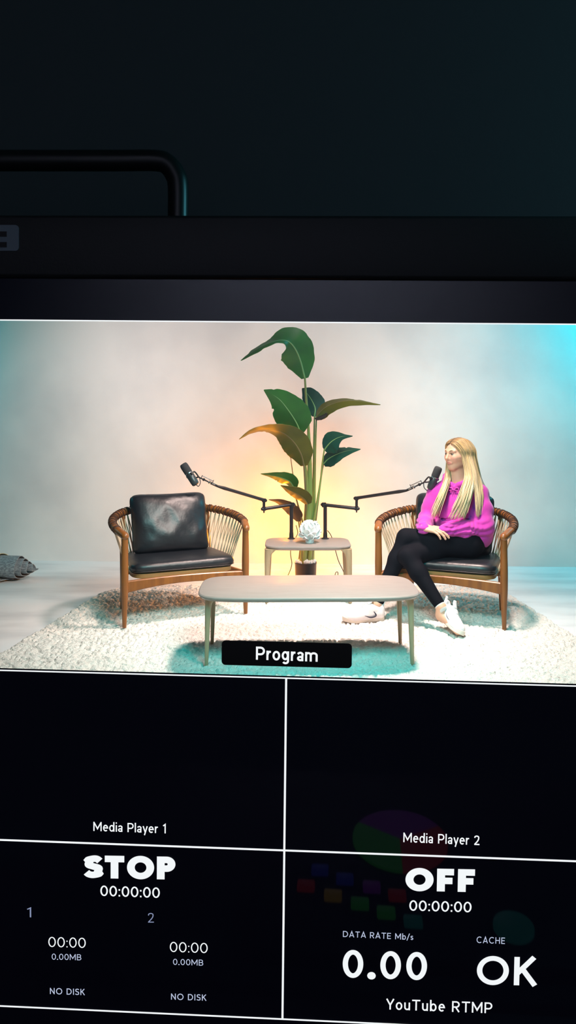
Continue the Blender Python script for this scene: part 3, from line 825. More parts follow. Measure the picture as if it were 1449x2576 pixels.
def leaf(pts, hw, tilt, m, nick=None, fold=0.18, edge_tip=None, ribm='midrib', n=40, rib=True, inner=None):
    """pts = midrib (px,py,Y); hw = half widths in metres along it; tilt = turn of the blade out of the picture plane (deg)"""
    path = catmull([P(*p) for p in pts], 8)
    path = [path[0].lerp(path[1], 0)] + path[1:]
    L = len(path); n = L
    hwv = np.interp(np.linspace(0, 1, n), np.linspace(0, 1, len(hw)), hw)
    tv = np.radians(np.interp(np.linspace(0, 1, n), np.linspace(0, 1, len(tilt)), tilt))
    V = []; m_ = 13
    th = 0.0016
    nrms = []
    for i in range(n):
        t_ = (path[min(i + 1, n - 1)] - path[max(i - 1, 0)]).normalized()
        side_ = t_.cross(Vector((0, 1, 0)))
        side_ = side_.normalized() if side_.length > .05 else Vector((1, 0, 0))
        dep = side_.cross(t_).normalized()
        lat = side_ * math.cos(tv[i]) + dep * math.sin(tv[i])
        nr = lat.cross(t_).normalized()
        nrms.append(nr)
        for j in range(m_):
            u = -1 + 2 * j / (m_ - 1)
            wv = hwv[i] * (1 + .012 * math.sin(i * 1.7 + (3 if u > 0 else 0)))
            if inner and u > 0: wv *= np.interp(i / (n - 1), np.linspace(0, 1, len(inner)), inner)
            if nick and any(abs(i / n - a) < .02 and u * sg > .62 for a, sg in nick): wv *= .84
            ripple = .022 * hwv[i] * math.sin(i * .9 + 2 * u) * abs(u)
            V.append((path[i] + lat * (u * wv) + nr * (fold * hwv[i] * (abs(u) ** 1.3) + ripple), nr))
    top = [a + b * th for a, b in V]; bot = [a - b * th for a, b in V]; N_ = len(V)
    Fc = []
    for i in range(n - 1):
        for j in range(m_ - 1):
            a = i * m_ + j; q_ = (a, a + 1, a + m_ + 1, a + m_)
            Fc.append(q_); Fc.append(tuple(N_ + x for x in q_[::-1]))
        for j in (0, m_ - 1):
            a = i * m_ + j; q_ = (a, a + m_, a + m_ + N_, a + N_); Fc.append(q_ if j == 0 else q_[::-1])
    lf = ppart('leaf', (top + bot, Fc), M[m], None, 60)
    if rib:
        ppart('midrib', tube(path[:int(n * .96)], [.0075, .0055, .0035, .0015], 8, flat=.7), M[ribm], lf)
    return lf
Yt = 6.30
# topmost leaf arching over to the left
leaf([(767, 952, 6.36), (757, 912, 6.34), (744, 880, 6.30), (727, 860, 6.26), (706, 856, 6.20), (680, 862, 6.14), (645, 880, 6.08), (606, 907, 6.02)],
     [.03, .118, .156, .158, .120, .090, .080, .055, .004], [8, -2, -6, -10, -34, -60, -64, -60, -60], 'leaf', [(.8, 1), (.9, -1)], .12, inner=[1, 1, .95, .72, .30, .22, .45, .8, 1])
# broad leaf pointing up left
leaf([(757, 1090, 6.26), (745, 1062, 6.22), (724, 1030, 6.17), (700, 1002, 6.13), (664, 981, 6.08)],
     [.03, .125, .150, .138, .105, .06, .004], [10, 6, 4, 6, 10], 'leaf', [(.62, 1), (.85, -1)], .12)
# small deep green leaf behind the stem
leaf([(791, 1048, 6.50), (793, 1028, 6.52), (785, 1008, 6.55), (773, 990, 6.58), (760, 977, 6.60)],
     [.02, .085, .10, .085, .06, .004], [10, 10, 14, 20], 'leaf_deep', None, .15)
# long leaf to the right, amber light painted into its colour
leaf([(796, 1048, 6.40), (806, 1036, 6.38), (826, 1021, 6.34), (862, 1010, 6.28), (905, 1010, 6.22), (957, 1018, 6.16)],
     [.02, .075, .085, .08, .065, .045, .004], [52, 50, 52, 58, 62, 66], 'leaf_amber_lit', [(.72, 1), (.9, 1)], .25, ribm='stem_brown')
leaf([(794, 1050, 6.42), (803, 1049, 6.36), (813, 1047, 6.30), (823, 1042, 6.26)], [.015, .04, .04, .01], [60, 60, 60], 'leaf_dark', None, .1, rib=False)
# long leaf drooping to the left, its gold is painted warm light
leaf([(765, 1172, 6.24), (757, 1142, 6.20), (742, 1116, 6.16), (720, 1094, 6.12), (694, 1082, 6.08), (662, 1080, 6.03), (630, 1088, 5.98), (602, 1105, 5.94)],
     [.03, .10, .118, .11, .085, .07, .055, .04, .004], [14, 12, 14, 30, 52, 66, 70, 72], 'leaf_amber_lit', [(.66, 1)], .15, ribm='stem_brown')
# two small leaves on the right
leaf([(816, 1132, 6.34), (825, 1120, 6.31), (838, 1108, 6.28), (858, 1099, 6.25), (887, 1097, 6.2)], [.03, .085, .105, .085, .03, .003], [32, 34, 36, 44, 50], 'leaf_deep', None, .15)
leaf([(814, 1167, 6.40), (826, 1155, 6.37), (846, 1144, 6.33), (872, 1135, 6.28), (907, 1130, 6.22)], [.03, .075, .085, .07, .045, .003], [44, 46, 48, 52, 54], 'leaf_deep', [(.7, 1)], .15)
# low leaves on the left, the middle one in the amber-lit colour
leaf([(740, 1227, 6.22), (730, 1212, 6.18), (712, 1203, 6.14), (690, 1197, 6.10), (656, 1192, 6.06)], [.03, .07, .075, .062, .035, .003], [36, 38, 40, 46, 50], 'leaf', [(.55, 1)], .15)
leaf([(775, 1268, 6.26), (765, 1254, 6.22), (748, 1242, 6.18), (728, 1232, 6.14), (706, 1221, 6.10)], [.03, .065, .07, .058, .035, .003], [30, 34, 36, 38, 44], 'leaf_amber_lit', None, .2, ribm='stem_brown')
leaf([(751, 1312, 6.40), (742, 1294, 6.36), (726, 1277, 6.32), (704, 1263, 6.28), (676, 1257, 6.24)], [.02, .065, .07, .062, .03, .003], [30, 34, 40, 48, 54], 'leaf_dark', None, .15, rib=False)
stems = [([(764, 1424, PY), (775, 1320, PY), (779, 1200, 6.42), (776, 1080, 6.40), (770, 1000, 6.38), (767, 950, 6.36)], [.030, .027, .022, .012, .010, .008], 'stem'),
         ([(760, 1420, 6.41), (768, 1330, 6.40), (772, 1230, 6.36), (767, 1160, 6.32), (757, 1090, 6.27)], [.026, .022, .013, .009, .008], 'stem'),
         ([(782, 1424, PY), (785, 1330, 6.45), (789, 1200, 6.48), (790, 1110, 6.50), (791, 1047, 6.50)], [.022, .018, .011, .008, .006], 'stem'),
         ([(785, 1424, 6.46), (790, 1300, 6.46), (793, 1150, 6.43), (796, 1047, 6.40)], [.018, .012, .008, .006], 'stem'),
         ([(763, 1420, 6.40), (770, 1320, 6.34), (769, 1240, 6.28), (765, 1170, 6.24)], [.020, .015, .009, .008], 'stem_brown'),
         ([(777, 1420, 6.40), (790, 1310, 6.37), (805, 1220, 6.36), (811, 1165, 6.36), (816, 1130, 6.34)], [.02, .011, .008, .007, .006], 'stem'),
         ([(781, 1424, 6.42), (794, 1310, 6.42), (808, 1200, 6.41), (814, 1166, 6.40)], [.016, .009, .007, .005], 'stem_brown'),
         ([(757, 1424, 6.46), (763, 1330, 6.42), (744, 1250, 6.26), (740, 1226, 6.22)], [.014, .008, .006, .006], 'stem_brown'),
         ([(765, 1420, 6.385), (771, 1330, 6.32), (776, 1268, 6.26)], [.018, .014, .008], 'stem'),
         ([(752, 1424, 6.44), (757, 1360, 6.43), (751, 1310, 6.40)], [.012, .008, .006], 'stem_brown'),
         ([(766, 1424, 6.5), (758, 1330, 6.5), (742, 1230, 6.48), (731, 1150, 6.46)], [.010, .006, .005, .003], 'stem_brown')]
for pts, rr, mm in stems:
    ppart('stem', tube(catmull([P(*p) for p in pts], 8), rr, 10), M[mm])

# =================================================================== WHITE CERAMIC FLOWER
fc = P(779, 1334, 5.80)
flower = thing('flower_ornament', 'round white ceramic flower standing on the small table between the microphone arms', 'ornament', (fc.x, fc.y, .424))
FR = .100
bm = bmesh.new(); bmesh.ops.create_icosphere(bm, subdivisions=3, radius=FR * .62)
for v in bm.verts: v.co += Vector((0, 0, FR * .84))
g = from_bm(bm)
obj('core', join(g, lathe([(0, 0), (.030, 0), (.034, .008), (.03, .03), (0, .04)], 24)), M['ceramic'], flower, 60)
def petal(d, L, wd, cup, roll):
    d = Vector(d).normalized(); x = Vector((-d.z * d.x, -d.z * d.y, 1 - d.z ** 2)) if abs(d.z) < .95 else Vector((1, 0, 0))
    x.normalize(); y = d.cross(x); c_, s_ = math.cos(roll), math.sin(roll)
    x, y = x * c_ + y * s_, y * c_ - x * s_
    V, Fc = [], []; n1, n2 = 10, 9
    for lay in (0, 1):
        for i in range(n1):
            f = i / (n1 - 1)
            for j in range(n2):
                u = -1 + 2 * j / (n2 - 1)
                hw_ = wd * math.sqrt(max(0.0, 1 - (2 * f - 1.05) ** 2 * .86)) * (0.45 + .55 * f)
                p_ = d * (FR * .45 + L * .50 * math.sin(f * 1.5)) + x * (L * (f * .95 - .25)) + y * (hw_ * u) + d * (cup * (u * u) * .5 - cup * f * f * .3)
                p_ = p_ - d * (.006 * lay)
                V.append(p_ + Vector((0, 0, FR * .84)))
    N_ = n1 * n2
    for i in range(n1 - 1):
        for j in range(n2 - 1):
            a = i * n2 + j; q_ = (a, a + 1, a + n2 + 1, a + n2)
            Fc.append(q_); Fc.append(tuple(N_ + k for k in q_[::-1]))
    rim = [j for j in range(n2)] + [i * n2 + n2 - 1 for i in range(1, n1)] + [(n1 - 1) * n2 + j for j in range(n2 - 2, -1, -1)] + [i * n2 for i in range(n1 - 2, 0, -1)]
    for a, b in zip(rim, rim[1:] + rim[:1]): Fc.append((b, a, a + N_, b + N_))
    return V, Fc
rr_ = random.Random(5)
for k in range(46):
    z = 1 - 2 * (k + .5) / 46; a = k * 2.39996
    if z < -.86: continue
    r = math.sqrt(1 - z * z)
    obj('petal', petal((r * math.cos(a), r * math.sin(a), z), .064, .031, .020, rr_.uniform(-.7, .7) + (0 if z > -.2 else .3)), M['ceramic'], flower, 60)

# =================================================================== MICROPHONES AND THEIR ARMS
def mic_arm(label, post_px, A, yq):
    """A = pixel dict of joints with distances"""
    base = P(post_px, 1352, yq); base.z = .424
    t_ = thing('boom_stand', label, 'microphone stand', tuple(base), 0, 'black microphone boom arms')
    inv = Matrix.Translation(-base)
    def part(name, geo, m, smooth=40):
        o = obj(name, geo, M[m], None, smooth); o.parent = t_; o.matrix_parent_inverse = inv; return o
    part('clamp', join(lathe([(.0, 0), (.031, 0), (.031, .004), (.018, .010), (.016, .05), (0, .052)], 28, Matrix.Translation(base + Vector((0, 0, .0005)))),
                       box((base.x, base.y + .066, .408), (.03, .012, .052), .003), box((base.x, base.y + .043, .4295), (.03, .06, .008), .002),
                       box((base.x, base.y + .032, .380), (.03, .07, .010), .002)), 'arm_black')
    ks = Vector((base.x, base.y - .01, 0))
    part('clamp_knob', join(lathe([(0, .347), (.017, .347), (.0185, .351), (.0185, .361), (.016, .365), (0, .365)], 20, Matrix.Translation((ks.x, ks.y, 0))),
                            lathe([(0, .360), (.004, .360), (.004, .386), (0, .386)], 12, Matrix.Translation((ks.x, ks.y, 0)))), 'arm_black')
    top = P(*A['top'])
    part('post', tube([base + Vector((0, 0, .045)), Vector((base.x, base.y, top.z))], .0145, 20), 'arm_black')
    e = P(*A['elbow_low']); d = (e - top).normalized()
    part('lower_arm', join(tube([top - d * .015, e + d * .012], [.0135, .0135], 16, round_end=True),
                           lathe([(0, -.018), (.017, -.018), (.017, .018), (0, .018)], 20, Matrix.Translation(top)),
                           lathe([(0, -.032), (.005, -.032), (.006, -.016), (.015, -.014), (.015, .016), (0, .016)], 20, Matrix.Translation(e))), 'arm_black')
    e2 = P(*A['elbow_up'])
    part('elbow_post', tube([e + Vector((0, 0, .0)), Vector((e.x, e.y, e2.z))], .0105, 16), 'arm_black')
    e2 = Vector((e.x, e.y, e2.z))
    tip = P(*A['tip']); d2 = (tip - e2).normalized()
    part('upper_arm', join(tube([e2 - d2 * .014, e2 + d2 * .06, tip - d2 * .10, tip - d2 * .06, tip], [.0135, .0125, .0115, .014, .0135, .009], 16, round_end=True),
                           lathe([(0, -.015), (.016, -.015), (.016, .012), (0, .012)], 20, Matrix.Translation(e2))), 'arm_black')
    hd = P(*A['head']); d3 = (hd - tip).normalized()
    hd0 = part('swivel_joint', join(tube([tip, tip.lerp(hd, .35)], [.009, .010], 12, round_end=True), tube([tip.lerp(hd, .3), hd], .0055, 12, round_end=True),
                                    tube([tip.lerp(hd, .42) + Vector((0, -.013, 0)), tip.lerp(hd, .42) + Vector((0, .013, 0))], .011, 14),
                                    tube([tip.lerp(hd, .72) + Vector((0, -.012, 0)), tip.lerp(hd, .72) + Vector((0, .012, 0))], .010, 14)), 'arm_black')
    part('swivel_knob', join(tube([tip.lerp(hd, .42) + Vector((0, -.024, 0)), tip.lerp(hd, .42) + Vector((0, -.013, 0))], [.007, .011], 14),
                             tube([tip.lerp(hd, .12) + Vector((0, -.012, .004)), tip.lerp(hd, .28) + Vector((0, -.012, .004))], .005, 10)), 'chrome')
    up = Vector((0, 0, 1)).cross(d3).cross(d3) * -1
    up = (Vector((0, 0, 1)) - d3 * d3.z).normalized()
    sp = part('tension_spring', tube([tip.lerp(hd, .30) + up * .020, tip.lerp(hd, .85) + up * .020], .0035, 8), 'chrome')
    part('spring_bracket', tube([tip.lerp(hd, .28) + up * .006, tip.lerp(hd, .28) + up * .030], .0025, 8), 'arm_black')
    part('spring_bracket', tube([tip.lerp(hd, .86), tip.lerp(hd, .86) + up * .024], .0025, 8), 'arm_black')
    return t_, hd
def microphone(label, tail, nose, hd, grp):
    a = P(*tail); b = P(*nose); d = (b - a).normalized(); L = (b - a).length
    t_ = thing('microphone', label, 'microphone', tuple(a), 0, grp)
    inv = Matrix.Translation(-a)
    def part(name, geo, m, smooth=40, parent=None):
        o = obj(name, geo, M[m], None, smooth); o.parent = parent or t_
        if not parent: o.matrix_parent_inverse = inv
        return o
    fm = frame_to(a, d, (0, 1, 0)); k = L / .19
    R_ = .0305 * k
    bd = part('body', lathe([(0, 0), (R_ * .80, 0), (R_ * .93, .006 * k), (R_ * .98, .022 * k), (R_, .024 * k), (R_, .10 * k), (R_ * .96, .102 * k), (R_ * .96, .106 * k), (0, .106 * k)], 32, fm), 'mic_metal', 35)
    part('end_cap', lathe([(0, -.003), (R_ * .6, -.003), (R_ * .78, .001), (0, .001)], 24, fm), 'mic_black')
    part('windscreen', lathe([(0, .104 * k), (R_ * .96, .104 * k), (R_ * 1.03, .110 * k), (R_ * 1.05, .165 * k), (R_ * .98, .181 * k), (R_ * .8, .189 * k), (0, .19 * k)], 32, fm), 'foam', 50)
    part('collar_ring', lathe([(R_ * .9, .0995 * k), (R_ * 1.02, .0995 * k), (R_ * 1.02, .1045 * k), (R_ * .9, .1045 * k)], 32, fm), 'chrome')
    side_ = (hd - (a + d * .06 * k)); side_ = (side_ - d * side_.dot(d)).normalized(); dep = d.cross(side_)
    yk = []
    piv = a + d * .088 * k
    for s_ in (-1, 1):
        q0 = piv + dep * s_ * (R_ + .008); back = hd
        pth = catmull([q0, piv + dep * s_ * (R_ + .010) + side_ * R_ * .8, hd.lerp(piv, .25) + dep * s_ * R_ * .8, hd], 6)
        yk.append(tube(pth, [.006, .0055, .0055, .006], 10, round_end=True))
        yk.append(tube([q0 - dep * s_ * .010, q0 + dep * s_ * .007], [.010, .010], 16))
    q1 = piv + side_ * (R_ + .002) * -1
    part('yoke', join(*yk), 'mic_black')
    part('lead', tube(catmull([hd + side_ * .01, hd.lerp(a, .45) + side_ * .03 - Vector((0, 0, .03)), a - d * .02 + side_ * .01, a + d * .001], 8), .0032, 8), 'mic_black')
    return t_
armL, hL = mic_arm('black boom arm clamped to the small table and reaching left', 733, dict(top=(735, 1270, 5.985), elbow_low=(664, 1280, 5.90), elbow_up=(664, 1258, 5.90), tip=(547, 1223, 5.72), head=(499, 1200, 5.64)), 5.985)
armR, hR = mic_arm('black boom arm clamped to the small table and reaching right towards the person', 818, dict(top=(815, 1270, 5.985), elbow_low=(897, 1279, 5.90), elbow_up=(897, 1253, 5.90), tip=(1022, 1234, 5.62), head=(1068, 1213, 5.52)), 5.985)
microphone('black studio microphone above the empty armchair, tilted up to the left', (493, 1219, 5.60), (460, 1167, 5.62), hL, 'studio microphones')
microphone('black studio microphone in front of the person, tilted up to the right', (1082, 1230, 5.47), (1104, 1175, 5.44), hR, 'studio microphones')
def cable(label, pts, r=.0032):
    o = obj('microphone_cable', tube(catmull(pts, 8), r, 8, round_end=True), M['mic_black'], None, 60)
    tag(o, label, 'cable', 'microphone cables')
def fl(px, py):
    s_ = (py - YH) / (H - FZ - .004); Y = F / s_; return Vector(((px - CX) * Y / F, Y, FZ + .004))
cable('thin black cable hanging from the left microphone arm behind the small table', [P(745, 1322, 6.03), P(749, 1340, 6.04), P(744, 1352, 6.07), P(733, 1372, 6.10), P(731, 1395, 6.12), P(734, 1420, 6.15), P(725, 1446, 6.2), fl(705, 1478), fl(690, 1476)])
cable('thin black cable hanging from the right microphone arm with a loop on the floor', [P(824, 1335, 6.02), P(831, 1344, 6.05), P(836, 1356, 6.08), P(844, 1385, 6.10), P(852, 1412, 6.14), P(864, 1438, 6.18), fl(874, 1470), fl(862, 1474), fl(848, 1470),
      P(843, 1450, 6.3), P(845, 1440, 6.32), P(850, 1440, 6.33), P(849, 1450, 6.34), fl(840, 1468)])
# =================================================================== ROLLED MATS AT THE LEFT EDGE
def rolled():
    R0 = .128; turns = 4.2; n = 150; V, Fc = [], []
    base = Vector((-2.34, 6.53, FZ)); axis = Vector((.985, -.17, 0)).normalized(); perp = Vector((-axis.y, axis.x, 0)); upv = Vector((0, 0, 1))
    Lm = 12; th = .0042
    for lay in (0, 1):
        for i in range(n):
            f = i / (n - 1); a = -PI / 2 + f * turns * 2 * PI; r = R0 * (1 - .82 * f) - th * lay
            tele = .175 * (f ** .9) + .010 * math.sin(i * .35)
            for j in range(Lm):
                g = j / (Lm - 1)
                V.append(base + axis * (-.95 * (1 - g) + tele * (g > .99) * 1.0 + tele * .8 * (g <= .99) * g) + perp * (r * math.cos(a) * 1.15) + upv * (R0 * .86 + r * math.sin(a) * .86 + .002))
    N_ = n * Lm
    for i in range(n - 1):
        for j in range(Lm - 1):
            a = i * Lm + j; q_ = (a, a + Lm, a + Lm + 1, a + 1); Fc.append(q_); Fc.append(tuple(N_ + k for k in q_[::-1]))
        a = i * Lm + Lm - 1; Fc.append((a, a + Lm, a + Lm + N_, a + N_))
    for j in range(Lm - 1):
        for i in (0, n - 1):
            a = i * Lm + j; Fc.append((a, a + 1, a + 1 + N_, a + N_))
    # loose outer end lying on the floor towards the camera
    o = obj('rolled_rug', (V, Fc), M['mat_grey'], None, 60)
    tag(o, 'grey woven rug rolled up on the concrete floor at the left edge', 'rug')
    fl_ = []
    for k in range(14):
        f = k / 13.0; y = -.02 - .16 * f; z = .012 + .018 * math.sin(f * 3) * (1 - f)
        p_ = base + perp * (y) + upv * z; fl_.append(p_)
    rings = [[p_ + axis * -.95, p_ + axis * (-.02 - .10 * i / 13), p_ + axis * (-.02 - .10 * i / 13) + upv * .005, p_ + axis * -.95 + upv * .005] for i, p_ in enumerate(fl_)]
    fo = obj('loose_end', loft(rings), M['mat_grey'], None, 60); fo.parent = o
    # pale band wound round the roll
    bandr = []
    for k in range(40):
        a = 2 * PI * k / 39
        bandr.append([base + axis * s_ + perp * ((R0 + e) * math.cos(a) * 1.15) + upv * (R0 * .86 + (R0 + e) * math.sin(a) * .86 + .004) for s_, e in ((-.52, .002), (-.125 - .03 * math.sin(a), .002), (-.125 - .03 * math.sin(a), .006), (-.52, .006))])
    bo = obj('pale_band', loft(bandr, cap=False), M['mat_cream'], None, 60); bo.parent = o
    bo['label'] = 'pale yellow green band round the rug'
rolled()

# =================================================================== PERSON
def nv(a): a = np.array(a, float); return a / np.linalg.norm(a)
Lt = nv((.88, -.475, 0)); Fw = nv((-.475, -.88, 0)); Up = np.array((0, 0, 1.0))      # torso: her left, forward, up
hc = np.array((1.214, 5.40, 1.124)); hs = .99; hv = .885
HS3 = np.array((hs, hs, hv))
hf = nv((-.86, -.51, -.03)); hl = nv(np.cross(Up, hf)); hu = np.cross(hf, hl)
def HL(x, y, z): return hc + (hl * x + hf * y) * hs + hu * z * hv
HAX = np.array((hl, hf, hu))
hipL, hipR = np.array((1.255, 5.25, .505)), np.array((1.235, 5.41, .495))
kneeL, ankL = np.array((.822, 5.25, .548)), np.array((.610, 5.17, .105))
kneeR, ankR = np.array((.815, 5.135, .440)), np.array((1.003, 4.93, .142))
shL, shR = np.array((1.350, 5.345, .846)), np.array((1.078, 5.495, .828))
elL, wrL = np.array((1.368, 5.235, .628)), np.array((1.066, 5.160, .618))
elR, wrR = np.array((1.000, 5.44, .655)), np.array((.930, 5.20, .622))
pelvis = np.array((1.25, 5.345, .52)); chest = np.array((1.222, 5.405, .775)); neck = np.array((1.222, 5.425, .952))
person = thing('person', 'person with long blonde hair in a magenta hoodie sitting cross-legged in the right armchair', 'person', (1.2, 5.3, 0))
PV = Matrix.Translation(-Vector(person.location))
def child(o):
    o.parent = person; o.matrix_parent_inverse = PV; return o

fd = Field((.50, 4.68, .0), (1.52, 5.62, 1.27), .0036)
# head
fd.ell(HL(0, -.012, .038), HAX, np.array((.074, .094, .086)) * HS3, .02)
fd.ell(HL(0, .030, -.022), HAX, np.array((.061, .062, .092)) * HS3, .03)
fd.cone(HL(-.009, .056, -.100), .017 * hs, HL(.009, .056, -.100), .017 * hs, .025)
for s in (-1, 1):
    fd.cone(HL(s * .045, .004, -.064), .016 * hs, HL(s * .014, .058, -.102), .015 * hs, .03)
    fd.cone(HL(s * .040, .062, -.024), .017 * hs, HL(s * .054, .03, -.018), .018 * hs, .035)
    fd.cone(HL(s * .012, .084, .026), .010 * hs, HL(s * .044, .070, .030), .010 * hs, .012)
    fd.ell(HL(s * .032, .094, .006), HAX, np.array((.018, .014, .0085)) * HS3, .010, 'sub')
    fd.cone(HL(s * .020, .0765, .005), .0095 * hs, HL(s * .042, .068, .006), .0095 * hs, .006)
    fd.cone(HL(s * .006, .091, -.034), .0075 * hs, HL(s * .0115, .086, -.034), .0068 * hs, .010)
    fd.ell(HL(s * .074, -.010, -.004), HAX, np.array((.010, .017, .031)) * HS3, .006)
fd.cone(HL(0, .083, .022), .0078 * hs, HL(0, .109, -.027), .0088 * hs, .014)
fd.cone(HL(0, .088, -.036), .0078 * hs, HL(0, .1065, -.031), .0078 * hs, .008)
for s in (-1, 1):
    fd.cone(HL(s * .024, .0815, -.0640), .0048 * hs, HL(s * .004, .0915, -.0590), .0056 * hs, .007)
    fd.cone(HL(s * .022, .0810, -.0690), .0048 * hs, HL(s * .003, .0895, -.0730), .0062 * hs, .007)
for s in (-1, 1): fd.cone(HL(s * .027, .0865, -.0662), .0017 * hs, HL(0, .0985, -.0662), .0020 * hs, .003, 'sub')
# neck and trunk
fd.cone(HL(0, -.018, -.05), .052, neck + Fw * .002, .057, .03)
fd.cone(neck, .058, chest + Up * .06, .075, .05)
for s in (-1, 1):
    fd.cone(neck + Lt * s * .05 - Up * .035, .045, (shL if s > 0 else shR) * .92 + chest * .08 + Up * .004, .045, .04)
    fd.cone(chest + Lt * s * .065 + Up * .02, .085, np.array((1.237, 5.37, .63)) + Lt * s * .045, .088, .06)
    fd.cone(np.array((1.237, 5.37, .63)) + Lt * s * .045, .084, pelvis + Lt * s * .06, .085, .05)
fd.chain([shL, elL], [.052, .042], .03); fd.chain([elL, (elL + wrL) / 2, wrL], [.042, .038, .026], .02)
fd.chain([shR, elR], [.052, .042], .03); fd.chain([elR, (elR + wrR) / 2, wrR], [.036, .032, .024], .02)
fd.chain([hipL, kneeL * .55 + hipL * .45, kneeL], [.084, .068, .048], .02); fd.chain([kneeL, kneeL * .68 + ankL * .32, ankL], [.045, .044, .029], .02)
fd.chain([hipR, kneeR * .55 + hipR * .45, kneeR], [.084, .068, .048], .02); fd.chain([kneeR, kneeR * .68 + ankR * .32, ankR], [.045, .044, .029], .02)
# feet inside the shoes
footL_t, footR_t = np.array((.40, 5.13, .045)), np.array((1.075, 4.775, .035))
fd.chain([ankL, np.array((.615, 5.172, .06))], [.034, .03], .02); fd.chain([np.array((.60, 5.172, .055)), footL_t], [.032, .024], .03)
fd.chain([ankR, ankR + np.array((-.005, .0, -.05))], [.034, .03], .02); fd.chain([ankR + np.array((0, 0, -.045)), footR_t], [.032, .024], .03)
# hands: palm box, four unequal bent fingers and a thumb leaving the palm's side
def hand(wr, fdir, nrm, thumb_side, curl=(.10, .25, .25), sc=1.05):
    f = nv(fdir); n_ = np.array(nrm, float); n_ = nv(n_ - f * (n_ @ f)); s_ = np.cross(n_, f)      # s_ = across the palm
    if thumb_side < 0: s_ = -s_
    fd.cone(wr - f * .006, .023 * sc, wr + f * .012, .022 * sc, .012)
    for k, off in enumerate((.029, .010, -.010, -.028)):
        b = wr + f * (.018) * sc + s_ * off * .72 * sc
        kn = wr + f * (.086 - (.004, 0, .004, .012)[k]) * sc + s_ * off * sc + n_ * .004
        fd.cone(b, .0140 * sc, kn, .0112 * sc, .012)
        Ls = [(.040, .025, .021), (.044, .028, .022), (.041, .026, .021), (.033, .020, .019)][k]
        spread = (.12, .03, -.05, -.14)[k]
        d = nv(f + s_ * spread); p = kn; r = (.0092, .0095, .0090, .0080)[k] * sc
        ang = 0
        for i, L_ in enumerate(Ls):
            ang += curl[i] * (1 + .15 * k)
            dd = nv(d * math.cos(ang) - n_ * math.sin(ang)); q = p + dd * L_ * sc
            fd.cone(p, r, q, r * .91, .0035); p = q; r *= .93
    b = wr + f * .022 * sc + s_ * .022 * sc
    t1 = b + nv(f * .62 + s_ * .75 - n_ * .25) * .040 * sc; t2 = t1 + nv(f * .86 + s_ * .45 - n_ * .22) * .032 * sc; t3 = t2 + nv(f * .95 + s_ * .22 - n_ * .2) * .025 * sc
    fd.cone(b, .0145 * sc, t1, .0118 * sc, .010); fd.cone(t1, .0115 * sc, t2, .0098 * sc, .004); fd.cone(t2, .0098 * sc, t3, .0082 * sc, .004)
hand(wrR + np.array((.004, -.014, .006)), (.80, -.50, -.14), (.10, -.35, .93), 1, (.16, .30, .28))
hand(wrL + np.array((-.008, .010, -.002)), (-.72, .66, .02), (0, -.1, .99), -1, (.12, .2, .2))
V, Fq = fd.mesh()
# lip and cheek colour, plus shade painted at the eyes below the brows
Hq = (V - hc) @ HAX.T / HS3
skin = np.array((.68, .385, .265)); col = np.tile(skin, (len(V), 1))
def blend(mask, c, a): col[:] = col * (1 - (mask * a)[:, None]) + np.array(c) * (mask * a)[:, None]
lip = np.exp(-((Hq[:, 0] / .025) ** 4 + ((Hq[:, 2] + .066) / .0105) ** 4)) * (Hq[:, 1] > .066)
blend(lip, (.56, .17, .14), .9)
for s in (-1, 1):
    blend(np.exp(-(((Hq[:, 0] - s * .045) / .022) ** 2 + ((Hq[:, 2] + .030) / .022) ** 2)) * (Hq[:, 1] > .03), (.72, .30, .24), .45)
    blend(np.exp(-(((Hq[:, 0] - s * .032) / .017) ** 4 + ((Hq[:, 2] - .0125) / .0045) ** 4)) * (Hq[:, 1] > .05), (.22, .12, .09), .7)
child(obj_np('body', V, Fq, M['skin'], None, col))
for s in (-1, 1):
    bm = bmesh.new(); bmesh.ops.create_uvsphere(bm, u_segments=20, v_segments=12, radius=.0118 * hs)
    m_ = frame_to(HL(s * .0315, .0755, .0045), hf)
    for v in bm.verts: v.co = m_ @ v.co
    e = child(obj('eye', from_bm(bm), M['eye_white'], None, 'all'))
    lk = nv(hf * 1.0 + hl * -.1)
    ir = lathe([(0, .0096 * hs), (.0062 * hs, .0096 * hs), (.0055 * hs, .0112 * hs), (.0, .0124 * hs)], 16, frame_to(HL(s * .0315, .0755, .0045), lk))
    io = obj('iris', ir, M['eye'], None, 'all'); io.parent = e
    br = catmull([HL(s * .014, .093, .0265), HL(s * .030, .0885, .0335), HL(s * .050, .070, .0275)], 6)
    child(obj('eyebrow', tube(br, [.0030, .0036, .0012], 8, flat=.8), M['brow'], None, 'all'))
    ls = catmull([HL(s * .019, .088, .0085), HL(s * .032, .0905, .0125), HL(s * .046, .074, .0085)], 6)
    child(obj('eyelashes', tube(ls, [.0012, .0022, .0012], 6), M['brow'], None, 'all'))

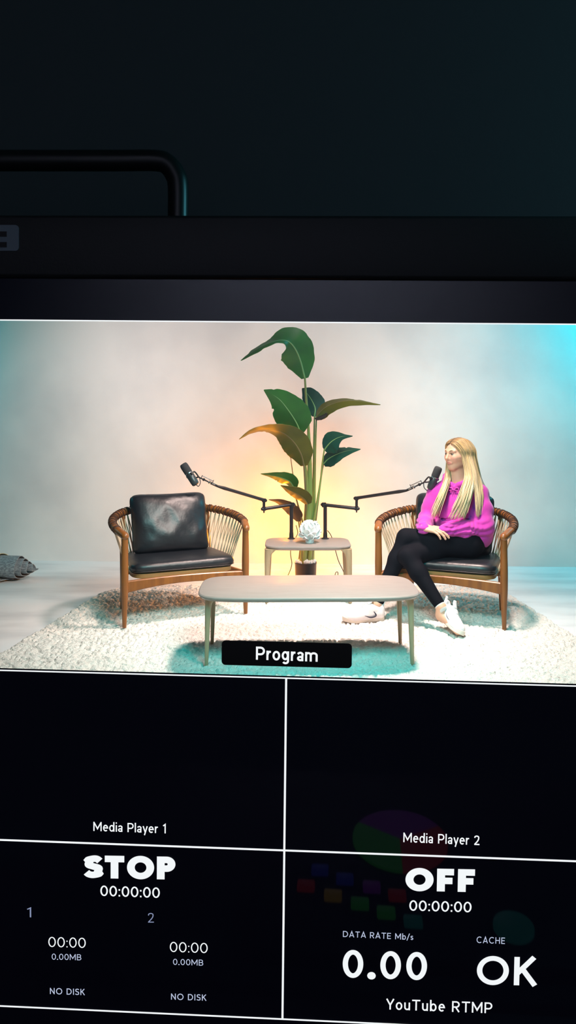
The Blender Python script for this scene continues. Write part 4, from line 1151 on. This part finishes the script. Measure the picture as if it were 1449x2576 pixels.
# ---- hoodie
hd_ = Field((.84, 4.98, .42), (1.52, 5.66, 1.00), .0042)
for s in (-1, 1):
    sh = shL if s > 0 else shR
    hd_.cone(neck + Lt * s * .045 - Up * .035, .052, sh + Up * .002, .060, .045)
    hd_.cone(chest + Lt * s * .065 + Up * .02, .104, np.array((1.232, 5.355, .63)) + Lt * s * .06, .108, .06)
    hd_.cone(np.array((1.232, 5.355, .63)) + Lt * s * .06, .108, pelvis + Lt * s * .085 + Up * .045, .112, .06)
    hd_.ell(chest + Lt * s * .062 + Fw * .072 - Up * .03, np.array((Lt, Fw, Up)), (.064, .058, .066), .05)
hd_.chain([shL, elL * .5 + shL * .5 + Lt * .008, elL], [.064, .062, .060], .035); hd_.chain([elL, (elL + wrL) / 2 - Up * .006, wrL * .93 + elL * .07], [.060, .056, .044], .025)
hd_.chain([shR, elR * .5 + shR * .5, elR], [.064, .062, .058], .035); hd_.chain([elR, (elR + wrR) / 2 - Up * .004, wrR * .95 + elR * .05], [.058, .054, .042], .025)
# cuffs
hd_.cone(wrL * .95 + elL * .05, .040, wrL * .995 + elL * .005, .037, .008); hd_.cone(wrR * .97 + elR * .03, .041, wrR + np.array((.010, -.016, .0)), .036, .010)
# hood lying round the neck
def ringp(a, r1, r2, dz): return neck + Fw * (r1 * math.cos(a)) + Lt * (r2 * math.sin(a)) + Up * dz
for k in range(-7, 7):
    a0, a1 = k * PI / 7.5, (k + 1) * PI / 7.5
    def hz(a): return -.050 + .085 * ((1 - math.cos(a)) / 2) ** .8
    hd_.cone(ringp(a0, .084, .086, hz(a0)), .021 + .014 * (1 - math.cos(a0)) / 2, ringp(a1, .084, .086, hz(a1)), .021 + .014 * (1 - math.cos(a1)) / 2, .012)
hd_.ell(neck - Fw * .105 - Up * .045, np.array((Lt, Fw, Up)), (.10, .05, .075), .03)
hd_.cone(neck + Fw * .072 - Up * .088, .034, chest + Fw * .060 + Up * .02, .05, .03)
# opening for the neck
hd_.cone(neck - Up * .02 + Fw * .020, .058, neck + Up * .15 + Fw * .05, .085, .012, 'sub')
hd_.cone(neck + Fw * .080 - Up * .010, .012, neck + Fw * .104 - Up * .045, .006, .010, 'sub')
# folds: creases at the elbows, over the belly and under the bust
def crease(p, q, r=.010, k=.016): hd_.cone(np.array(p), r, np.array(q), r * .6, k, 'sub')
def roll(p, q, r=.014, k=.022): hd_.cone(np.array(p), r, np.array(q), r * .7, k)
b0 = np.array((1.232, 5.355, .63))
for dz, a0, a1 in ((.055, -.9, .35), (.02, -.3, .95), (-.02, -.8, .1)):
    p = [b0 + Fw * (.118 * math.cos(a)) + Lt * (.168 * math.sin(a)) + Up * (dz + .02 * math.sin(3 * a)) for a in np.linspace(a0, a1, 6)]
    for i in range(5): crease(p[i], p[i + 1], .009)
V, Fq = hd_.mesh()
nz = vnoise(V * np.array((11, 11, 16)) + 4) * .005 + vnoise(V * np.array((26, 26, 34)) + 1) * .002
def folds(a, b, amp, freq, rad=.11, skew=.5):
    """rings of soft folds along a sleeve, strongest towards its b end"""
    global nz
    ab = b - a; L_ = np.linalg.norm(ab); t_ = ((V - a) @ ab) / L_ ** 2
    dist = np.linalg.norm(V - a - np.clip(t_, 0, 1)[:, None] * ab, axis=1)
    m_ = np.clip(1 - (dist / rad) ** 4, 0, 1) * np.clip(t_ * 3, 0, 1) * np.clip((1.12 - t_) * 5, 0, 1)
    ph = t_ * L_ * freq + vnoise(V * 13) * 5 + ((V @ Up) - a[2]) * freq * skew
    nz = nz + m_ * amp * (np.abs(np.sin(ph)) ** 1.5 - .5)
folds(shL, elL, .006, 62); folds(elL, wrL, .0055, 70, .09, .8); folds(shR, elR, .006, 62); folds(elR, wrR, .005, 70, .09)
bel = np.array((1.232, 5.355, .60)); m_ = np.exp(-((V[:, 2] - .605) / .07) ** 2) * np.clip((V - bel) @ Fw / .1, 0, 1)
nz = nz + m_ * .013 * (np.abs(np.sin(V[:, 2] * 62 + vnoise(V * 9) * 5)) ** 1.5 - .5)
cen = np.array((1.225, 5.38, .70)); dr = V - cen; dr[:, 2] *= .3; dr /= np.linalg.norm(dr, axis=1)[:, None]
keep = (np.linalg.norm(V - neck, axis=1) > .13)[:, None]
V = V + dr * nz[:, None] * keep
ho = child(obj_np('hoodie', V, Fq, M['hoodie']))
kn = neck + Fw * .104 - Up * .076
for s, ln in ((-1, .13), (1, .11)):
    st_ = catmull([kn + Lt * s * .022 + Up * .016, kn + Fw * .012 + Lt * s * .004, kn + Lt * s * .010 + Fw * .020 - Up * ln * .5, kn + Lt * s * .016 + Fw * .030 - Up * ln], 6)
    so = obj('drawstring', tube(st_, .0038, 8, round_end=True), M['hoodie'], None, 'all'); so.parent = ho
bow = [catmull([kn + Fw * .012, kn + Lt * s * .030 + Up * .016 + Fw * .016, kn + Lt * s * .036 - Up * .006 + Fw * .016, kn + Fw * .016], 6) for s in (-1, 1)]
so = obj('drawstring_bow', join(*[tube(b, .004, 8) for b in bow]), M['hoodie'], None, 'all'); so.parent = ho

# ---- leggings
lg = Field((.50, 4.84, .07), (1.50, 5.60, .68), .0045)
lg.ell(pelvis + Up * .0, np.array((Lt, Fw, Up)), (.165, .125, .105), .05)
lg.ell(pelvis - Fw * .05 - Up * .01, np.array((Lt, Fw, Up)), (.165, .105, .10), .05)
lg.chain([hipL, kneeL * .55 + hipL * .45, kneeL], [.104, .086, .063], .025); lg.chain([kneeL, kneeL * .68 + ankL * .32, ankL + (kneeL - ankL) * .06], [.060, .057, .038], .03)
lg.chain([hipR, kneeR * .55 + hipR * .45, kneeR], [.102, .084, .061], .025); lg.chain([kneeR, kneeR * .68 + ankR * .32, ankR + (kneeR - ankR) * .09], [.059, .057, .038], .03)
V, Fq = lg.mesh()
child(obj_np('leggings', V, Fq, M['leggings']))

# ---- sneakers
def sneaker(heel, toe, up, label):
    """heel, toe = ends of the sole on its underside"""
    heel = np.array(heel, float); toe = np.array(toe, float); f = nv(toe - heel); L = np.linalg.norm(toe - heel)
    u = np.array(up, float); u = nv(u - f * (u @ f)); s_ = np.cross(u, f)          # s_ = towards the wearer's left
    ax = np.array((f, s_, u)); k = L / .285
    mtx = Matrix([list(c) for c in ax]).transposed().to_4x4(); mtx.translation = Vector(heel)
    def q(x, y, z): return heel + (f * x + s_ * y + u * z) * k
    f3 = Field(heel - .36, heel + .36, .0042)
    f3.cone(q(.045, 0, .055), .030 * k, q(.235, 0, .035), .026 * k, .03)
    for s in (-1, 1):
        f3.cone(q(.040, s * .012, .045), .026 * k, q(.205, s * .022, .030), .026 * k, .03)
        f3.cone(q(.030, s * .014, .080), .017 * k, q(.110, s * .016, .085), .017 * k, .02)
    f3.cone(q(.200, 0, .026), .034 * k, q(.240, 0, .024), .030 * k, .03)
    f3.cone(q(.085, 0, .080), .032 * k, q(.175, 0, .045), .030 * k, .03)
    f3.cone(q(.030, 0, .045), .028 * k, q(.028, 0, .100), .020 * k, .02)
    f3.cone(q(.062, 0, .100), .024 * k, q(.058, 0, .16), .034 * k, .008, 'sub')
    f3.d = np.maximum(f3.d, -_plane(f3, q(0, 0, .016), u))
    V, Fq = f3.mesh()
    so = child(obj_np('sneaker', V, Fq, M['shoe']))
    so['label'] = label
    pl = []
    for i in range(72):
        a = 2 * PI * i / 72; c, s = math.cos(a), math.sin(a)
        x = .1425 + .1425 * math.copysign(abs(c) ** .8, c); hwid = .032 + .018 * np.interp(x, [0, .07, .12, .2, .285], [.35, .3, .1, 1.0, .55])
        pl.append((x, hwid * math.copysign(abs(s) ** .75, s)))
    def rr(g, z): return [q(.1425 + (x - .1425) * (1 + g), y * (1 + g * 1.5), z + .010 * max(0, (x - .21) / .075) ** 2) for x, y in pl]
    sl = obj('sole', loft([rr(-.05, 0), rr(-.005, .003), rr(.0, .016), rr(-.015, .028), rr(-.06, .030)]), M['sole'], None, 45); sl.parent = so
    lc = []
    for i in range(5):
        x = .105 + .021 * i; z = np.interp(x, [.085, .175, .235], [.113, .077, .062])
        lc.append(tube(catmull([q(x, -.026, z - .012), q(x + .003, 0, z + .004), q(x, .026, z - .012)], 5), .0034 * k, 8))
    lo = obj('laces', join(*lc), M['shoe'], None, 'all'); lo.parent = so
    tg = obj('tongue', tube(catmull([q(.115, 0, .108), q(.090, 0, .128), q(.078, 0, .146)], 5), [.016 * k, .018 * k, .014 * k], 12, flat=.35, ref=tuple(s_)), M['shoe'], None, 'all'); tg.parent = so
    hb = obj('heel_tab', tube(catmull([q(.012, 0, .090), q(.004, 0, .118), q(-.006, 0, .132)], 5), [.013 * k, .013 * k, .010 * k], 10, flat=.4, ref=tuple(s_)), M['shoe'], None, 'all'); hb.parent = so
    return so, q, k, ax
def _plane(fld, p, n_):
    sl, X, Y, Z = fld.block(fld.lo, fld.lo + fld.h * (fld.n - 1))
    return ((X - p[0]) * n_[0] + (Y - p[1]) * n_[1] + (Z - p[2]) * n_[2]).astype(np.float32)
def side_mark(so, q, k, pts, wid, name='side_mark'):
    V = [q(*p) for p in pts]
    o = obj(name, tube(catmull(V, 6), wid, 8, flat=.5), M['shoe_mark'], None, 'all'); o.parent = so
s1, q1, k1, _ = sneaker((.660, 5.182, .0), (.368, 5.115, .0), (0, -.06, 1), 'white sneaker flat on the rug')
side_mark(s1, q1, k1, [(.088, .045, .072), (.075, .049, .046), (.110, .050, .036), (.150, .046, .048)], [.002, .006, .0055, .0012])
s2, q2, k2, _ = sneaker((.985, 5.005, .085), (1.088, 4.745, .004), (.42, .16, .9), 'white sneaker tipped on its toe')
side_mark(s2, q2, k2, [(.068, .050, .070), (.070, .054, .044), (.105, .054, .036), (.150, .046, .048)], [.002, .006, .0055, .0012])
side_mark(s2, q2, k2, [(.115, -.048, .060), (.140, -.048, .045), (.175, -.050, .040)], [.0015, .0035, .0012])
for a_, kn_ in ((ankL, kneeL), (ankR, kneeR)):
    d_ = nv(kn_ - a_)
    child(obj('sock', tube([a_ - d_ * .03, a_ + d_ * .02, a_ + d_ * .055], [.036, .0355, .035], 18), M['sock'], None, 'all'))

# ---- hair: locks laid from the parting over the head and down over the chest
def W(px, py, Y): return np.array(P(px, py, Y))
near = [[HL(.004, .074, .092), HL(.040, .066, .080), HL(.070, .042, .035), HL(.080, .024, -.03), W(1172, 1197, 5.30), W(1160, 1235, 5.20), W(1142, 1275, 5.155), W(1122, 1309, 5.135)],
        [HL(.004, .055, .112), HL(.050, .046, .098), HL(.083, .022, .040), HL(.089, .008, -.03), W(1182, 1200, 5.28), W(1172, 1240, 5.19), W(1156, 1280, 5.155), W(1139, 1312, 5.14)],
        [HL(.004, .026, .126), HL(.054, .018, .112), HL(.089, -.004, .045), HL(.095, -.014, -.03), W(1190, 1204, 5.27), W(1183, 1245, 5.19), W(1172, 1280, 5.165), W(1162, 1308, 5.15)],
        [HL(.004, -.004, .132), HL(.056, -.018, .112), HL(.092, -.036, .04), HL(.097, -.036, -.03), W(1196, 1200, 5.27), W(1200, 1240, 5.23), W(1203, 1275, 5.205), W(1203, 1306, 5.195)],
        [HL(.004, -.030, .130), HL(.052, -.048, .106), HL(.086, -.066, .035), HL(.094, -.066, -.04), W(1204, 1202, 5.32), W(1211, 1232, 5.27), W(1213, 1262, 5.245), W(1210, 1300, 5.215)],
        [HL(.004, -.056, .120), HL(.045, -.076, .092), HL(.074, -.092, .025), HL(.084, -.092, -.05), W(1206, 1205, 5.40), W(1218, 1230, 5.44), W(1224, 1250, 5.46), W(1226, 1262, 5.47)],
        [HL(.0, -.080, .098), HL(.030, -.100, .062), HL(.046, -.112, .0), HL(.052, -.112, -.06), W(1192, 1205, 5.50), W(1196, 1232, 5.545), W(1196, 1262, 5.56), W(1195, 1290, 5.56)]]
far = [[HL(-.004, .074, .092), HL(-.040, .064, .078), HL(-.066, .040, .030), HL(-.072, .026, -.04), W(1122, 1205, 5.39), W(1108, 1240, 5.325), W(1092, 1275, 5.285), W(1084, 1303, 5.27)],
       [HL(-.004, .055, .112), HL(-.052, .044, .096), HL(-.080, .016, .035), HL(-.082, .006, -.04), W(1126, 1207, 5.37), W(1113, 1242, 5.30), W(1098, 1278, 5.265), W(1088, 1308, 5.26)],
       [HL(-.004, .026, .126), HL(-.056, .012, .108), HL(-.086, -.014, .035), HL(-.088, -.020, -.04), W(1131, 1208, 5.36), W(1120, 1244, 5.28), W(1106, 1278, 5.255), W(1096, 1304, 5.25)],
       [HL(-.004, -.010, .132), HL(-.054, -.030, .108), HL(-.086, -.050, .03), HL(-.088, -.052, -.05), W(1120, 1208, 5.44), W(1112, 1240, 5.46), W(1106, 1265, 5.50), W(1102, 1290, 5.53)],
       [HL(-.004, -.050, .122), HL(-.046, -.074, .090), HL(-.072, -.092, .02), HL(-.074, -.094, -.05), W(1140, 1208, 5.52), W(1140, 1240, 5.55), W(1140, 1265, 5.56), W(1140, 1290, 5.56)],
       [HL(-.0, -.080, .098), HL(-.026, -.102, .058), HL(-.040, -.114, .0), HL(-.044, -.114, -.06), W(1165, 1208, 5.52), W(1168, 1240, 5.55), W(1168, 1265, 5.56), W(1168, 1290, 5.56)]]
V_, F_, C_ = [], [], []
hr = np.random.default_rng(3)
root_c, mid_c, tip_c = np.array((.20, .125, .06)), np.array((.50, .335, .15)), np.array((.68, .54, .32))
for gset, per in ((near, 84), (far, 66)):
    G = [np.array([list(p) for p in catmull(g, 6)]) for g in gset]
    for i in range(len(G) - 1):
        for j in range(per):
            f = (j + hr.random()) / per
            n = len(G[i]); tt = np.linspace(0, 1, n)
            ncl = 4; fc_ = (math.floor(f * ncl) + .5) / ncl
            if gset is near and i == 2: fc_ = .04 if f < .6 else .97
            ff = (f + (fc_ - f) * (.9 if gset is near and i == 2 else .62) * np.clip((tt - .35) / .4, 0, 1))[:, None]
            path = G[i] * (1 - ff) + G[i + 1] * ff
            jit = hr.normal(0, 1, 3) * .0045; wav = hr.normal(0, 1, 3) * .005; ph = hr.random() * 6
            path = path + jit * np.minimum(tt * 4, 1)[:, None] + wav * (np.sin(tt * 7 + ph) * tt)[:, None]
            cut = int(n * (1 - .20 * hr.random() ** 1.6)); path = path[:cut]
            r = .0031 * (0.7 + .6 * hr.random())
            g_ = tube([Vector(p) for p in path], [r * .8, r, r * 1.05, r, r * .9, r * .22], 5, cap=True)
            base = len(V_); V_.extend(g_[0]); F_.extend([tuple(a + base for a in q_) for q_ in g_[1]])
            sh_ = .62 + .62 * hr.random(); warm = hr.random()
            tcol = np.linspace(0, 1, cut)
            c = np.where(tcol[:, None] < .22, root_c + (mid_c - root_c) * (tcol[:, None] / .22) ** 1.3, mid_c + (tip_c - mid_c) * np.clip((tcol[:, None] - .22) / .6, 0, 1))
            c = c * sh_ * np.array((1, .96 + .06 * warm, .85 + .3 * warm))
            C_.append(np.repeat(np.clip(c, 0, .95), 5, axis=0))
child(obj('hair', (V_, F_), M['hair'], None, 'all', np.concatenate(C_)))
